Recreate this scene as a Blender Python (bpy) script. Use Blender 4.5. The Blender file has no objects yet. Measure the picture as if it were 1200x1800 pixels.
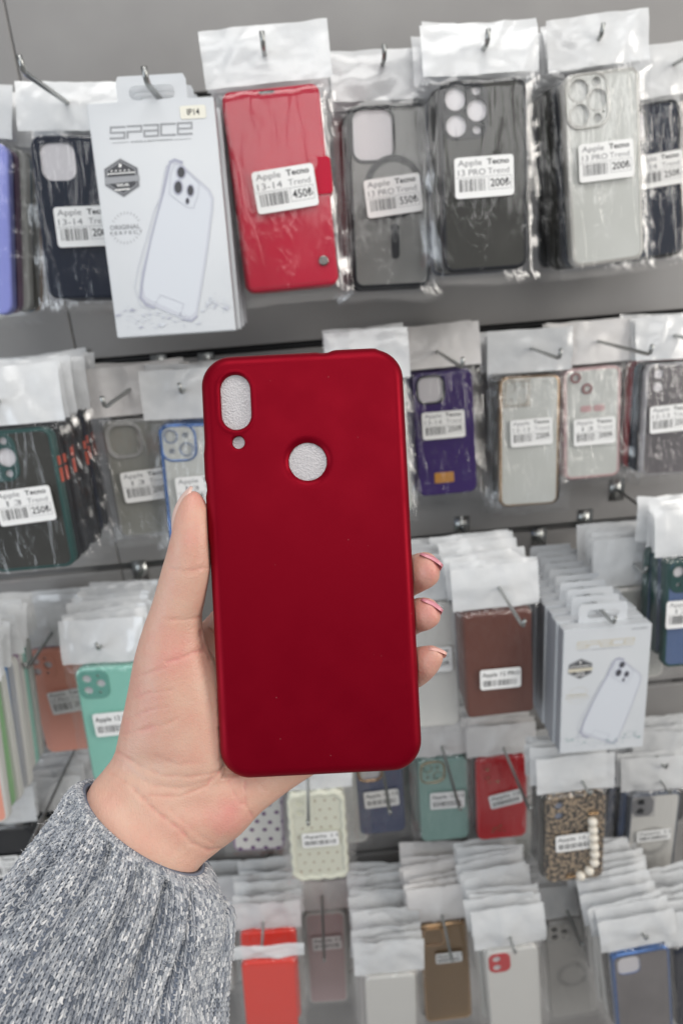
import bpy, bmesh, math, random
import numpy as np
from mathutils import Vector, Matrix, noise
from mathutils.geometry import delaunay_2d_cdt
R_ = math.radians
random.seed(7)
SC = bpy.context.scene
COL = SC.collection

# ------------------------------------------------------------ camera, world, lamps, exposure
FPX = 1200.0                                   # focal length in pixels of the 1200 x 1800 photograph
TILT, ROLL = R_(20), R_(4.7)
C0 = Vector((0, 0, 1.45))
Fw = Vector((0, math.cos(TILT), -math.sin(TILT)))
R0 = Vector((1, 0, 0)); U0 = R0.cross(Fw)
Rt = R0 * math.cos(ROLL) - U0 * math.sin(ROLL)
Up = R0 * math.sin(ROLL) + U0 * math.cos(ROLL)
CAM = Matrix((Rt, Up, -Fw)).transposed().to_4x4(); CAM.translation = C0
cd = bpy.data.cameras.new('camera'); co = bpy.data.objects.new('camera', cd); COL.objects.link(co)
co.matrix_world = CAM
cd.sensor_fit = 'VERTICAL'; cd.sensor_height = 36; cd.lens = 24
cd.clip_start = 0.01; cd.clip_end = 20
cd.dof.use_dof = True; cd.dof.focus_distance = 0.266; cd.dof.aperture_fstop = 24 / 2.0
SC.camera = co

wd = bpy.data.worlds.new('World'); SC.world = wd; wd.use_nodes = True
bg = wd.node_tree.nodes['Background']; bg.inputs[0].default_value = (0.90, 0.94, 1.0, 1); bg.inputs[1].default_value = 0.235

def area(name, loc, target, sx, sy, power, color):
    l = bpy.data.lights.new(name, 'AREA'); l.shape = 'RECTANGLE'; l.size = sx; l.size_y = sy
    l.energy = power; l.color = color
    o = bpy.data.objects.new(name, l); COL.objects.link(o); o.location = loc
    o.rotation_euler = (Vector(target) - Vector(loc)).to_track_quat('-Z', 'Y').to_euler()
    return o
area('ceiling_lamp', (0.1, -0.15, 2.75), (0, 0.6, 1.2), 1.3, 0.7, 12, (1.0, 0.98, 0.95))
area('case_sheen_lamp', (0.25, -1.45, 2.35), (0, 0.4, 1.2), 1.8, 0.55, 10.5, (1.0, 0.99, 0.97))  # added lamp: gives the red case its sheen towards the top
area('window_lamp', (1.9, -0.5, 1.75), (0, 0.5, 1.1), 0.7, 1.5, 26, (1.0, 0.95, 0.88))
area('left_fill', (-1.7, -0.7, 1.35), (0, 0.6, 1.0), 1.0, 1.3, 15, (0.86, 0.93, 1.0))  # added cool fill from the left, set low to lift the lower rows
SC.view_settings.view_transform = 'Standard'; SC.view_settings.look = 'None'
SC.view_settings.gamma = 1; SC.view_settings.exposure = 0.0
SC.view_settings.use_curve_mapping = False
SC.cycles.transparent_max_bounces = 32; SC.cycles.max_bounces = 8
SC.cycles.use_denoising = True

# ------------------------------------------------------------ helpers
def ray(px, py): return Fw + Rt * ((px - 600) / FPX) - Up * ((py - 900) / FPX)
def P(px, py, z): return C0 + ray(px, py) * z
def proj(p):
    d = p - C0; z = d.dot(Fw)
    return (600 + FPX * d.dot(Rt) / z, 900 - FPX * d.dot(Up) / z, z)
YAW = R_(1.5)
EX = Vector((math.cos(YAW), math.sin(YAW), 0)); EZ = Vector((0, 0, 1)); EN = EX.cross(EZ)   # EN: towards the viewer
WALL_D = 0.88
WB = C0 - EN * WALL_D
def wall_d(p): return (p - WB).dot(EN)

MATS = {}
def mat(name, base=(.5, .5, .5), rough=.5, metal=0, spec=.5, sss=0, coat=0, sheen=0, bump=None, alpha=None, trans=0, mix=None, ior=None):
    """bump=(scale, strength, distance, detail); mix=(color2, scale, lo, hi)"""
    if name in MATS: return MATS[name]
    m = bpy.data.materials.new(name); m.use_nodes = True
    nt = m.node_tree; N = nt.nodes; L = nt.links; b = N['Principled BSDF']
    b.inputs['Base Color'].default_value = (*base, 1)
    b.inputs['Roughness'].default_value = rough; b.inputs['Metallic'].default_value = metal
    b.inputs['Specular IOR Level'].default_value = spec
    if sss:
        b.inputs['Subsurface Weight'].default_value = sss; b.inputs['Subsurface Radius'].default_value = (1, .4, .25)
        b.inputs['Subsurface Scale'].default_value = 0.003
    if coat: b.inputs['Coat Weight'].default_value = coat; b.inputs['Coat Roughness'].default_value = .12
    if sheen: b.inputs['Sheen Weight'].default_value = sheen; b.inputs['Sheen Roughness'].default_value = .4
    if trans: b.inputs['Transmission Weight'].default_value = trans
    if ior: b.inputs['IOR'].default_value = ior
    if alpha is not None: b.inputs['Alpha'].default_value = alpha
    tc = N.new('ShaderNodeTexCoord')
    if mix:
        nz = N.new('ShaderNodeTexNoise'); nz.inputs['Scale'].default_value = mix[1]; nz.inputs['Detail'].default_value = 4
        cr = N.new('ShaderNodeValToRGB'); cr.color_ramp.elements[0].position = mix[2]; cr.color_ramp.elements[1].position = mix[3]
        cr.color_ramp.elements[0].color = (*base, 1); cr.color_ramp.elements[1].color = (*mix[0], 1)
        L.new(tc.outputs['Object'], nz.inputs['Vector']); L.new(nz.outputs['Fac'], cr.inputs[0]); L.new(cr.outputs[0], b.inputs['Base Color'])
    if bump:
        nz = N.new('ShaderNodeTexNoise'); nz.inputs['Scale'].default_value = bump[0]
        nz.inputs['Detail'].default_value = bump[3] if len(bump) > 3 else 3
        bp = N.new('ShaderNodeBump'); bp.inputs['Strength'].default_value = bump[1]; bp.inputs['Distance'].default_value = bump[2]
        L.new(tc.outputs['Object'], nz.inputs['Vector']); L.new(nz.outputs['Fac'], bp.inputs['Height']); L.new(bp.outputs[0], b.inputs['Normal'])
    MATS[name] = m
    return m

def film_mat(name, fac=.16, rough=.12, tint=(1, 1, 1), haze=.03, bs=.6):
    if name in MATS: return MATS[name]
    m = bpy.data.materials.new(name); m.use_nodes = True; nt = m.node_tree; N = nt.nodes; L = nt.links
    N.clear(); out = N.new('ShaderNodeOutputMaterial'); tr = N.new('ShaderNodeBsdfTransparent'); tr.inputs[0].default_value = (*tint, 1)
    gl = N.new('ShaderNodeBsdfGlossy'); gl.inputs['Roughness'].default_value = rough; gl.inputs['Color'].default_value = (1, 1, 1, 1)
    df = N.new('ShaderNodeBsdfDiffuse'); df.inputs[0].default_value = (.8, .8, .8, 1)
    lw = N.new('ShaderNodeLayerWeight'); lw.inputs[0].default_value = .3
    ma = N.new('ShaderNodeMath'); ma.operation = 'MULTIPLY_ADD'; ma.inputs[1].default_value = .30; ma.inputs[2].default_value = fac
    mx = N.new('ShaderNodeMixShader'); mx2 = N.new('ShaderNodeMixShader'); mx2.inputs[0].default_value = haze
    tc = N.new('ShaderNodeTexCoord'); nz = N.new('ShaderNodeTexNoise'); nz.inputs['Scale'].default_value = 42; nz.inputs['Detail'].default_value = 3
    nz.inputs['Distortion'].default_value = 1.2
    mp = N.new('ShaderNodeMapping'); mp.inputs['Scale'].default_value = (1.5, .32, 1)
    bp = N.new('ShaderNodeBump'); bp.inputs['Strength'].default_value = bs; bp.inputs['Distance'].default_value = .0032 if bs < .8 else .006
    L.new(tc.outputs['Object'], mp.inputs[0]); L.new(mp.outputs[0], nz.inputs['Vector']); L.new(nz.outputs['Fac'], bp.inputs['Height'])
    L.new(bp.outputs[0], gl.inputs['Normal'])
    L.new(lw.outputs['Facing'], ma.inputs[0]); L.new(ma.outputs[0], mx.inputs[0]); L.new(tr.outputs[0], mx.inputs[1]); L.new(gl.outputs[0], mx.inputs[2])
    L.new(mx.outputs[0], mx2.inputs[1]); L.new(df.outputs[0], mx2.inputs[2]); L.new(mx2.outputs[0], out.inputs[0])
    MATS[name] = m
    return m

class MB:
    def __init__(s): s.v = []; s.f = []; s.m = []
    def add(s, vs, fs, mi=0):
        o = len(s.v); s.v += [tuple(v) for v in vs]; s.f += [tuple(i + o for i in f) for f in fs]; s.m += [mi] * len(fs)
    def box(s, x0, x1, y0, y1, z0, z1, mi=0):
        s.add([(x, y, z) for x in (x0, x1) for y in (y0, y1) for z in (z0, z1)],
              [(0, 1, 3, 2), (4, 6, 7, 5), (0, 4, 5, 1), (2, 3, 7, 6), (0, 2, 6, 4), (1, 5, 7, 3)], mi)
    def loft(s, loops, mi=0, closed=True, caps=False):
        n = len(loops[0]); vs = [p for lp in loops for p in lp]; fs = []
        for i in range(len(loops) - 1):
            for j in range(n if closed else n - 1):
                k = (j + 1) % n; fs.append((i * n + j, i * n + k, (i + 1) * n + k, (i + 1) * n + j))
        if caps: fs.append(tuple(range(n))[::-1]); fs.append(tuple((len(loops) - 1) * n + j for j in range(n)))
        s.add(vs, fs, mi)
    def tube(s, pts, r, n=8, mi=0, caps=True):
        pts = [Vector(p) for p in pts]; rr = r if isinstance(r, (list, tuple)) else [r] * len(pts); loops = []
        a = None
        for i, p in enumerate(pts):
            d = (pts[min(i + 1, len(pts) - 1)] - pts[max(i - 1, 0)]).normalized()
            if a is None: a = d.orthogonal().normalized()
            a = (a - d * a.dot(d)).normalized(); b = d.cross(a)
            loops.append([p + a * (rr[i] * math.cos(2 * math.pi * k / n)) + b * (rr[i] * math.sin(2 * math.pi * k / n)) for k in range(n)])
        s.loft(loops, mi, True, caps)
    def poly(s, pts, z=0, mi=0): s.add([(p[0], p[1], z) for p in pts], [tuple(range(len(pts)))], mi)
    def stroke(s, pts, w, z=0, mi=0, close=False):
        pts = [Vector((p[0], p[1])) for p in pts]; q = pts + [pts[0]] if close else pts
        for a, b in zip(q[:-1], q[1:]):
            d = b - a
            if d.length < 1e-9: continue
            d.normalize(); nn = Vector((-d.y, d.x)) * w / 2; e = d * w / 2
            s.poly([a - e - nn, b + e - nn, b + e + nn, a - e + nn], z, mi); z += 1e-5
    def build(s, name, mats, parent=None, smooth=True, M=None, origin=None):
        me = bpy.data.meshes.new(name); me.from_pydata(s.v, [], s.f)
        for mm in (mats if isinstance(mats, (list, tuple)) else [mats]): me.materials.append(mm)
        me.polygons.foreach_set('material_index', s.m)
        if smooth: me.polygons.foreach_set('use_smooth', [True] * len(s.f))
        me.update()
        o = bpy.data.objects.new(name, me); COL.objects.link(o)
        if parent: o.parent = parent
        if M is not None: o.matrix_world = M
        return o
def sharp(o, ang=35):
    me = o.data; bm = bmesh.new(); bm.from_mesh(me); bmesh.ops.recalc_face_normals(bm, faces=bm.faces)
    for e in bm.edges:
        if len(e.link_faces) == 2 and e.calc_face_angle(0) > R_(ang): e.smooth = False
    bm.to_mesh(me); bm.free(); return o
def empty(name, M, label, cat, group=None):
    o = bpy.data.objects.new(name, None); COL.objects.link(o); o.matrix_world = M; o.empty_display_size = .01
    tag(o, label, cat, group); return o
def tag(o, label=None, cat=None, group=None, kind=None):
    if label: o['label'] = label
    if cat: o['category'] = cat
    if group: o['group'] = group
    if kind: o['kind'] = kind
    return o
KIDS = {}
def copy_tree(o, parent=None):
    c = o.copy(); COL.objects.link(c)
    if parent: c.parent = parent
    for ch in KIDS.get(o.name, []): copy_tree(ch, c)
    return c

TXT = {}
def text_geo(s, bold=0.0):
    k = (s, bold)
    if k not in TXT:
        cu = bpy.data.curves.new('t', 'FONT'); cu.body = s; cu.size = 1; cu.offset = bold; cu.resolution_u = 3
        ob = bpy.data.objects.new('t', cu); COL.objects.link(ob); dg = bpy.context.evaluated_depsgraph_get()
        me = bpy.data.meshes.new_from_object(ob.evaluated_get(dg)); bpy.data.objects.remove(ob)
        v = [tuple(q.co) for q in me.vertices]; f = [tuple(p.vertices) for p in me.polygons]
        xs = [q[0] for q in v]; ys = [q[1] for q in v]
        TXT[k] = (v, f, min(xs), max(xs), min(ys), max(ys)); bpy.data.meshes.remove(me)
    return TXT[k]
def put_text(mb, s, x0, x1, y0, y1, z, mi=0, bold=0.0, fn=None):
    v, f, a, b, c, d = text_geo(s, bold)
    pts = [(x0 + (p[0] - a) / (b - a) * (x1 - x0), y0 + (p[1] - c) / (d - c) * (y1 - y0), z) for p in v]
    if fn: pts = [(*fn(p[0], p[1]), z) for p in pts]
    mb.add(pts, f, mi)

def rrect(w, h, r, n=6, cx=0, cy=0):
    r = max(min(r, w / 2 - 1e-5, h / 2 - 1e-5), 1e-5); out = []
    for k, (sx, sy) in enumerate(((1, 1), (-1, 1), (-1, -1), (1, -1))):
        for i in range(n + 1):
            a = math.pi / 2 * (k + i / n)
            out.append((cx + sx * (w / 2 - r) + r * math.cos(a), cy + sy * (h / 2 - r) + r * math.sin(a)))
    return out
def circ(x, y, r, n=20): return [(x + r * math.cos(2 * math.pi * i / n), y + r * math.sin(2 * math.pi * i / n)) for i in range(n)]
def inside(p, poly):
    c = False; n = len(poly)
    for i in range(n):
        a, b = poly[i], poly[i - 1]
        if (a[1] > p[1]) != (b[1] > p[1]) and p[0] < (b[0] - a[0]) * (p[1] - a[1]) / (b[1] - a[1]) + a[0]: c = not c
    return c
def cap(outer, holes, extra=()):
    vs = []; es = []
    for lp in [outer] + list(holes):
        o = len(vs); vs += [Vector(p) for p in lp]; es += [(o + i, o + (i + 1) % len(lp)) for i in range(len(lp))]
    vs += [Vector(p) for p in extra]
    V, E, F, *_ = delaunay_2d_cdt(vs, es, [], 0, 1e-7)
    fs = []
    for f in F:
        c = sum((V[i] for i in f), Vector((0, 0))) / len(f)
        if inside(c, outer) and not any(inside(c, h) for h in holes): fs.append(tuple(f))
    return [tuple(v) for v in V], fs
def slab(mb, w, h, r, holes, z0, z1, bev, cx=0, cy=0, m_top=0, m_rim=0, n=6, rim_w=None, wall=True):
    """rounded plate with through holes, rounded upper edge"""
    prof = [(0, z0), (0, z1 - bev), (.12 * bev, z1 - .5 * bev), (.5 * bev, z1 - .12 * bev), (bev, z1)]
    if rim_w: prof += [(rim_w, z1), (rim_w + .0002, z1 - .0003)]
    loops = [[(x, y, z) for x, y in rrect(w - 2 * d, h - 2 * d, r - d, n, cx, cy)] for d, z in prof]
    mb.loft(loops, m_rim)
    d, z = prof[-1]; out = rrect(w - 2 * d, h - 2 * d, r - d, n, cx, cy)
    V, F = cap(out, holes); mb.add([(x, y, z) for x, y in V], F, m_top)
    if wall:
        for hl in holes: mb.loft([[(x, y, z) for x, y in hl], [(x, y, z0) for x, y in hl]], m_rim)

# ------------------------------------------------------------ materials
M_panel = mat('panel_grey', (.27, .262, .258), .5, bump=(60, .05, .002), mix=((.315, .307, .30), 9, .35, .7))
M_slot = mat('slot_black', (.02, .02, .022), .6)
M_insert = mat('insert_alu', (.3, .3, .3), .35, .8)
M_wire = mat('wire_chrome', (.42, .43, .42), .3, 1, bump=(200, .1, .0005))
M_head = mat('header_pearl', (.80, .81, .815), .26, spec=.6, coat=.7, alpha=.86, sss=0, mix=((.70, .715, .73), 28, .35, .75), bump=(55, .35, .003))
M_head2 = mat('header_warm', (.80, .78, .765), .4, coat=.2, mix=((.7, .68, .675), 22, .35, .75), bump=(48, .4, .003))
M_film = film_mat('film', .035, .13, haze=.004)
M_film2 = film_mat('film_crinkled', .055, .09, haze=.007, bs=1.0)
M_edge = film_mat('film_edge', .30, .16, haze=.12)
M_paper = mat('label_paper', (.84, .84, .83), .55)
M_ink = mat('label_ink', (.03, .03, .035), .6)
M_ink2 = mat('label_ink_grey', (.22, .22, .23), .6)
M_foam = mat('foam_grey', (.62, .60, .62), .6, bump=(500, .4, .001))
M_carton = mat('carton_white', (.61, .635, .665), .32, coat=.35, mix=((.66, .68, .70), 14, .3, .8))
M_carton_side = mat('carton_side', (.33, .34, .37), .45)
M_p1 = mat('print_dark', (.06, .062, .07), .5)
M_p2 = mat('print_grey', (.32, .33, .35), .4)
M_p3 = mat('print_pale', (.56, .58, .64), .4)
M_p4 = mat('print_lilac', (.40, .41, .50), .4)
M_p5 = mat('print_gold', (.62, .58, .48), .4)
M_p6 = mat('print_teal', (.30, .42, .42), .4)
M_stick = mat('sticker_cream', (.80, .78, .68), .5)

# ------------------------------------------------------------ the slat wall behind
uv0 = WB.copy()
def wpt(u, z, d): p = WB + EX * u + EN * d; return Vector((p.x, p.y, z))
MW = Matrix((EX, EN * -1, EZ)).transposed().to_4x4(); MW.translation = Vector((WB.x, WB.y, 0))   # local x along wall, y into wall, z up
wall = empty('display_wall', MW, 'grey slat wall of wide horizontal boards with black slots carrying all the hooks', 'wall')
SLOTS = [-0.03, 0.245, 0.52, 0.80, 1.078, 1.357, 1.635, 1.913, 2.19]
SEAMS = [-1.9, -1.1, -0.288, 0.86, 1.7]
for a, b in zip(SLOTS[:-1], SLOTS[1:]):
    for s0, s1 in zip(SEAMS[:-1], SEAMS[1:]):
        m = MB(); lp = []
        x0, x1, z0, z1 = s0 + .0006, s1 - .0006, a + .0045, b - .0045
        for d, y in ((0, .012), (0, .0012), (.0012, 0)):
            lp.append([(x0 + d, y, z0 + d), (x1 - d, y, z0 + d), (x1 - d, y, z1 - d), (x0 + d, y, z1 - d)])
        m.loft(lp); m.add(lp[-1], [(0, 1, 2, 3)]); m.build('wall_board', M_panel, wall, smooth=False)
m = MB(); m.box(-1.9, 1.7, .013, .03, -.02, 2.18); m.build('backing_board', M_slot, wall, smooth=False)
for k, z in enumerate(SLOTS[1:-1]):
    m = MB(); m.box(-1.9, 1.7, .004, .0125, z - .0012, z + .0012); m.build('slot_insert', M_insert if k % 2 else M_slot, wall, smooth=False)
floor = MB(); floor.box(-3, 3, -2.5, 1.2, -.1, 0); fo = floor.build('floor', mat('floor_tile', (.35, .34, .33), .4), smooth=False); tag(fo, kind='structure')

# ------------------------------------------------------------ bag parts (shared variants)
def header_mesh(w, h, seed, amp=.0011):
    rnd = random.Random(seed); nx, ny = 22, 14; vs = []; off = Vector((seed * 3.1, seed * 1.7, 0))
    folds = [(rnd.uniform(-.5, .5), rnd.uniform(-1.2, 1.2), rnd.uniform(.4, 1)) for _ in range(4)]
    for j in range(ny + 1):
        for i in range(nx + 1):
            u = i / nx - .5; v = j / ny
            z = noise.noise(Vector((u * 3, v * 1.6, 0)) + off) * amp * 2.0
            for c, sl, am in folds:
                t = u - c - sl * (v - .5) * .35; z += .0022 * am * .9 * math.exp(-abs(t) / .035) * (1 if am > .6 else -1)
            z += amp * 2.2 * (abs(noise.noise(Vector((u * 2.6, v * 2.0, 5)) + off)) - .2) + amp * .9 * abs(noise.noise(Vector((u * 7, v * 4, 9)) + off)); z -= .004 * v * v * (seed % 3)                       # bends back towards the top
            hole = math.exp(-((u * w) ** 2 + ((v - .55) * h) ** 2) / (2 * .012 ** 2)); z += .002 * hole
            e = noise.noise(Vector((u * 5, seed * 2.3, 1))) * .0009 * v
            vs.append((u * w, .002 + v * h + e, z))
    n = nx + 1
    fs = [(j * n + i, j * n + i + 1, (j + 1) * n + i + 1, (j + 1) * n + i) for j in range(ny) for i in range(nx)]
    return vs, fs
def film_mesh(w, h, d, seed):
    """front sheet of the bag: lies on the case, falls to the seam at the rim"""
    nx, ny = 26, 40; vs = []; off = Vector((seed * 2.3, seed * 5.1, 0))
    for j in range(ny + 1):
        for i in range(nx + 1):
            u = i / nx * 2 - 1; v = j / ny
            x = u * w / 2; y = .004 - v * h
            ex = max(0, (abs(u) - .80) / .20); ey = max(0, (v - .955) / .045, (.035 - v) / .035)
            e = min(1, max(ex, ey)); k = e * e * (3 - 2 * e)
            q = noise.noise(Vector((x * 38, y * 30, 0)) + off); q2 = noise.noise(Vector((x * 130, y * 90, 3)) + off)
            z = .0014 + .0006 * q * (1 - k) - k * d * .55 + k * (.0035 * q + .003 * q2)
            if e > 0: x += .003 * q2 * e; y += .003 * q * e
            vs.append((x, y, z))
    n = nx + 1
    return vs, [(j * n + i, j * n + i + 1, (j + 1) * n + i + 1, (j + 1) * n + i) for j in range(ny) for i in range(nx)]

def make_label(parent, l1, price, x, y, z, rot, wide=.052, hgt=.033, simple=False, name2=None):
    m = MB(); out = rrect(wide, hgt, .003, 4)
    m.loft([[(a, b, -.0003) for a, b in out], [(a, b, 0) for a, b in out]], 0); m.poly(out, 0, 0)
    X = lambda t: -wide / 2 + t * wide; Y = lambda t: -hgt / 2 + t * hgt; zz = .0002
    if simple:
        put_text(m, simple, X(.05), X(.97), Y(.58), Y(.84), zz, 1, .01)
    else:
        put_text(m, 'Apple', X(.06), X(.46), Y(.74), Y(.93), zz, 2, .0)
        put_text(m, 'Tecno', X(.55), X(.92), Y(.79), Y(.93), zz, 1, .02)
        put_text(m, l1, X(.06 if len(l1) > 4 else .2), X(.52 if len(l1) > 5 else .46), Y(.55), Y(.70), zz, 2, .0)
        put_text(m, 'Trend', X(.56), X(.92), Y(.56), Y(.70), zz, 2, -.005)
        m.stroke([(X(.02), Y(.50)), (X(.55), Y(.50))], .0003, zz, 2)
        put_text(m, price, X(.60), X(.93), Y(.24), Y(.45), zz, 1, .012)
        m.stroke([(X(.57), Y(.18)), (X(.95), Y(.18)), (X(.95), Y(.5)), (X(.57), Y(.5))], .0003, zz, 2, True)
    rnd = random.Random(len(price) + int(abs(x) * 1e5)); bx = .07; top = .46
    while bx < (.53 if not simple else .9):
        bw = rnd.choice((.006, .009, .018)); m.poly([(X(bx), Y(.16)), (X(bx + bw), Y(.16)), (X(bx + bw), Y(top)), (X(bx), Y(top))], zz, 1); bx += bw + rnd.choice((.009, .014, .024))
    o = m.build('price_label', [M_paper, M_ink, M_ink2], parent, smooth=False)
    o.matrix_local = Matrix.Translation((x, y, z)) @ Matrix.Rotation(R_(rot), 4, 'Z'); KIDS.setdefault(parent.name, []).append(o)
    return o

def cams(style, W):
    """holes (polys), plate rect (cx, cy, w, h, r) in case coordinates: x from centre, y down from the top"""
    L = lambda x, y, r, n=20: circ(-W / 2 + x * .001, -y * .001, r * .001, n)
    k = W / .076
    if style == 'triple':
        return [L(14.5 * k, 15, 9), L(32.7 * k, 24.5, 8.8), L(14.7 * k, 35.5, 9), L(32.4 * k, 9.3, 3.7), L(32.4 * k, 39.5, 3.7), L(38.2 * k, 35, 1.1, 8)], (-W / 2 + .0225 * k, -.0248, .040 * k, .0440, .011)
    if style == 'trio_small':
        return [L(12.5, 13, 5.2), L(27.5, 19.5, 5.2), L(12.5, 27.5, 5.2), L(25.5, 9.5, 2.0), L(25.5, 30.5, 2.0)], (-W / 2 + .0195, -.0203, .034, .0355, .010)
    if style == 'duo':
        return [L(13, 13, 6.5), L(28, 27, 6.5), L(28, 12, 2.4), L(13, 28, 2.4)], (-W / 2 + .0205, -.0203, .034, .035, .010)
    if style == 'duo_v':
        return [L(15, 12.5, 5.5), L(15, 28, 5.5)], (-W / 2 + .019, -.0203, .030, .034, .010)
    if style == 'square':
        return [rrect(.030, .030, .009, 5, -W / 2 + .022, -.021)], (-W / 2 + .022, -.021, .035, .035, .011)
    if style == 'window':
        return [rrect(.036, .042, .009, 5, -W / 2 + .0235, -.0255)], (-W / 2 + .0235, -.0255, .0415, .0475, .0115)
    return [], None

def make_pack(name, M, W, H, T, body, rim, cam, ring, label, cat, group, hseed, bagw=.100, hh=.050, head=None, extra=None, lab=None, rim_w=.0022, no_film=False, fm=None, body_r=.010, foam=None, outline=None):
    t = empty(name, M, label, cat, group); K = KIDS.setdefault(t.name, [])
    def reg(o, p=t): KIDS.setdefault(p.name, []).append(o); return o
    holes, plate = cams(cam, W)
    m = MB(); slab(m, W, H, body_r, holes, -T, 0, .0026, 0, -H / 2, 0, 1, rim_w=rim_w + .0012 if rim_w else None)
    case = reg(sharp(m.build('case_shell', [body, rim], t)))
    if holes:
        m = MB(); x0 = min(p[0] for h in holes for p in h) - .002; x1 = max(p[0] for h in holes for p in h) + .002
        y0 = min(p[1] for h in holes for p in h) - .002; y1 = max(p[1] for h in holes for p in h) + .002
        m.box(x0, x1, y0, y1, -.003, -.0018); reg(m.build('foam_pad', foam or M_foam, t, smooth=False))
        if plate and ring:
            m = MB(); slab(m, plate[2], plate[3], plate[4], holes, -.0008, .0009, .0008, plate[0], plate[1], 0, 0)
            o = sharp(m.build('camera_ring', ring, case), 50); reg(o, case)
        if plate and outline:
            m = MB(); px_, py_, pw, ph, pr = plate
            m.loft([[(x, y, z) for x, y in rrect(pw + 2 * e, ph + 2 * e, pr + e, 6, px_, py_)] for e, z in ((.0012, 0), (.0012, .0012), (.0008, .0017), (-.0003, .0017), (-.0006, .0009))])
            for h in holes:
                cxh = sum(p[0] for p in h) / len(h); cyh = sum(p[1] for p in h) / len(h)
                m.loft([[(cxh + (x - cxh) * k, cyh + (y - cyh) * k, z) for x, y in h] for k, z in ((1.12, .0009), (1.10, .0013), (1.02, .0013), (1.0, .0005))])
            reg(m.build('camera_rim', outline, case), case)
    if extra: extra(t, case, reg, W, H)
    if hh:
        m = MB(); m.add(*header_mesh(bagw, hh, hseed)); o = m.build('bag_header', head or M_head, t); o.location = (0, .002, -.004); reg(o)
    if not no_film:
        m = MB(); m.add(*film_mesh(bagw, H + .016, T, hseed)); reg(m.build('bag_film', fm or M_film, t))
    if lab: make_label(t, *lab)
    return t

# ------------------------------------------------------------ wrapped-case placement from the photograph
TILTF = R_(6)
def frame_of(T_, z, B_, tau=TILTF, yaw=0):
    """T_: top centre pixel, z depth, B_: bottom centre pixel -> matrix (origin top centre) and height"""
    p = P(T_[0], T_[1], z)
    q = Matrix.Rotation(R_(yaw), 3, 'Z'); ex = q @ EX; en = q @ EN
    dn = (-EZ * math.cos(tau) + en * math.sin(tau)); nrm = ex.cross(-dn)
    r = ray(*B_); s = (p - C0).dot(nrm) / r.dot(nrm); b = C0 + r * s
    d = b - p; H = d.length; y = -d.normalized(); x = y.cross(nrm).normalized()
    Mx = Matrix((x, y, nrm)).transposed().to_4x4(); Mx.translation = p
    return Mx, H

STATS = []
def short(l):
    w = l.split()[:10]
    while w[-1] in ('the', 'of', 'at', 'in', 'with', 'and', 'a', 'by', 'near', 'to', 'behind', 'beside', 'under', 'over', 'its', 'long', 'large', 'front', 'lower', 'bottom', 'top', 'row', 'white', 'gold', 'camera', 'three', 'right', 'left', 'off', 'round', 'short', 'second', 'third', 'fourth'): w.pop()
    return 'one bagged case stacked behind the ' + ' '.join(w)
def pack(label, TL, TR, BR, BL, W, body, rim, cam=None, ring=None, tau=6, lab=None, stack=0, slabel=None, sg=None, spacing=.0125, cols=None, cat='phone case', name='bagged_phone_case',
         T=.0095, hseed=None, hook=None, yaw=0, sy0=0, srim=None, dmin=.06, dmax=.26, **kw):
    wt = math.hypot(TR[0] - TL[0], TR[1] - TL[1]); z = FPX * W / wt
    T_ = ((TL[0] + TR[0]) / 2, (TL[1] + TR[1]) / 2); B_ = ((BL[0] + BR[0]) / 2, (BL[1] + BR[1]) / 2)
    M, H = frame_of(T_, z, B_, R_(tau), yaw)
    for _ in range(3):
        d = wall_d(M.translation)
        if dmin <= d <= dmax: break
        W0 = W; zz = z * (WALL_D - max(dmin, min(dmax, d))) / (WALL_D - d); W *= zz / z; z = zz
        M, H = frame_of(T_, z, B_, R_(tau), yaw)
    d = wall_d(M.translation); STATS.append((label[:30], round(z, 3), round(W, 4), round(H, 3), round(d, 3)))
    hs = hseed if hseed is not None else len(STATS)
    t = make_pack(name, M, W, H, T, body, rim, cam, ring, label, cat, 'bagged phone cases hanging on the hooks', hs, lab=lab, fm=M_film2 if T_[1] > 560 and T_[0] > 150 else M_film, **kw)
    kids = KIDS[t.name]
    keep = [c for c in kids if c.name.split('.')[0] in ('case_shell', 'bag_header', 'bag_film', 'side_button')]
    for i in range(stack):
        dd = spacing * (i + 1) + sy0
        if d - dd < .03: break
        rnd = random.Random(i * 13 + hs)
        c = t.copy(); COL.objects.link(c)
        off = -EN * dd + EX * rnd.uniform(-.0045, .0045) + EZ * rnd.uniform(-.003, .0015)
        c.matrix_world = Matrix.Translation(off) @ M @ Matrix.Rotation(R_(rnd.uniform(-1.2, 1.2)), 4, 'Z') @ Matrix.Rotation(R_(rnd.uniform(-2, 0)), 4, 'X')
        c['label'] = slabel or short(label)
        c['group'] = sg or 'stacked behind the ' + label
        for ch in keep:
            cc = ch.copy(); COL.objects.link(cc); cc.parent = c
            if cc.name.startswith('case_shell') and cols:
                q = cols[i % len(cols)]
                for sl in cc.material_slots: sl.link = 'OBJECT'; sl.material = q
            if cc.name.startswith('bag_header'):
                cc.rotation_euler = (rnd.uniform(-.22, .16), rnd.uniform(-.12, .12), rnd.uniform(-.07, .07)); cc.scale = (rnd.choice((1, -1)) * rnd.uniform(.97, 1.02), 1, 1)
    if hook: make_hook(M, *hook)
    return t, M, H
HN = 0
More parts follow.
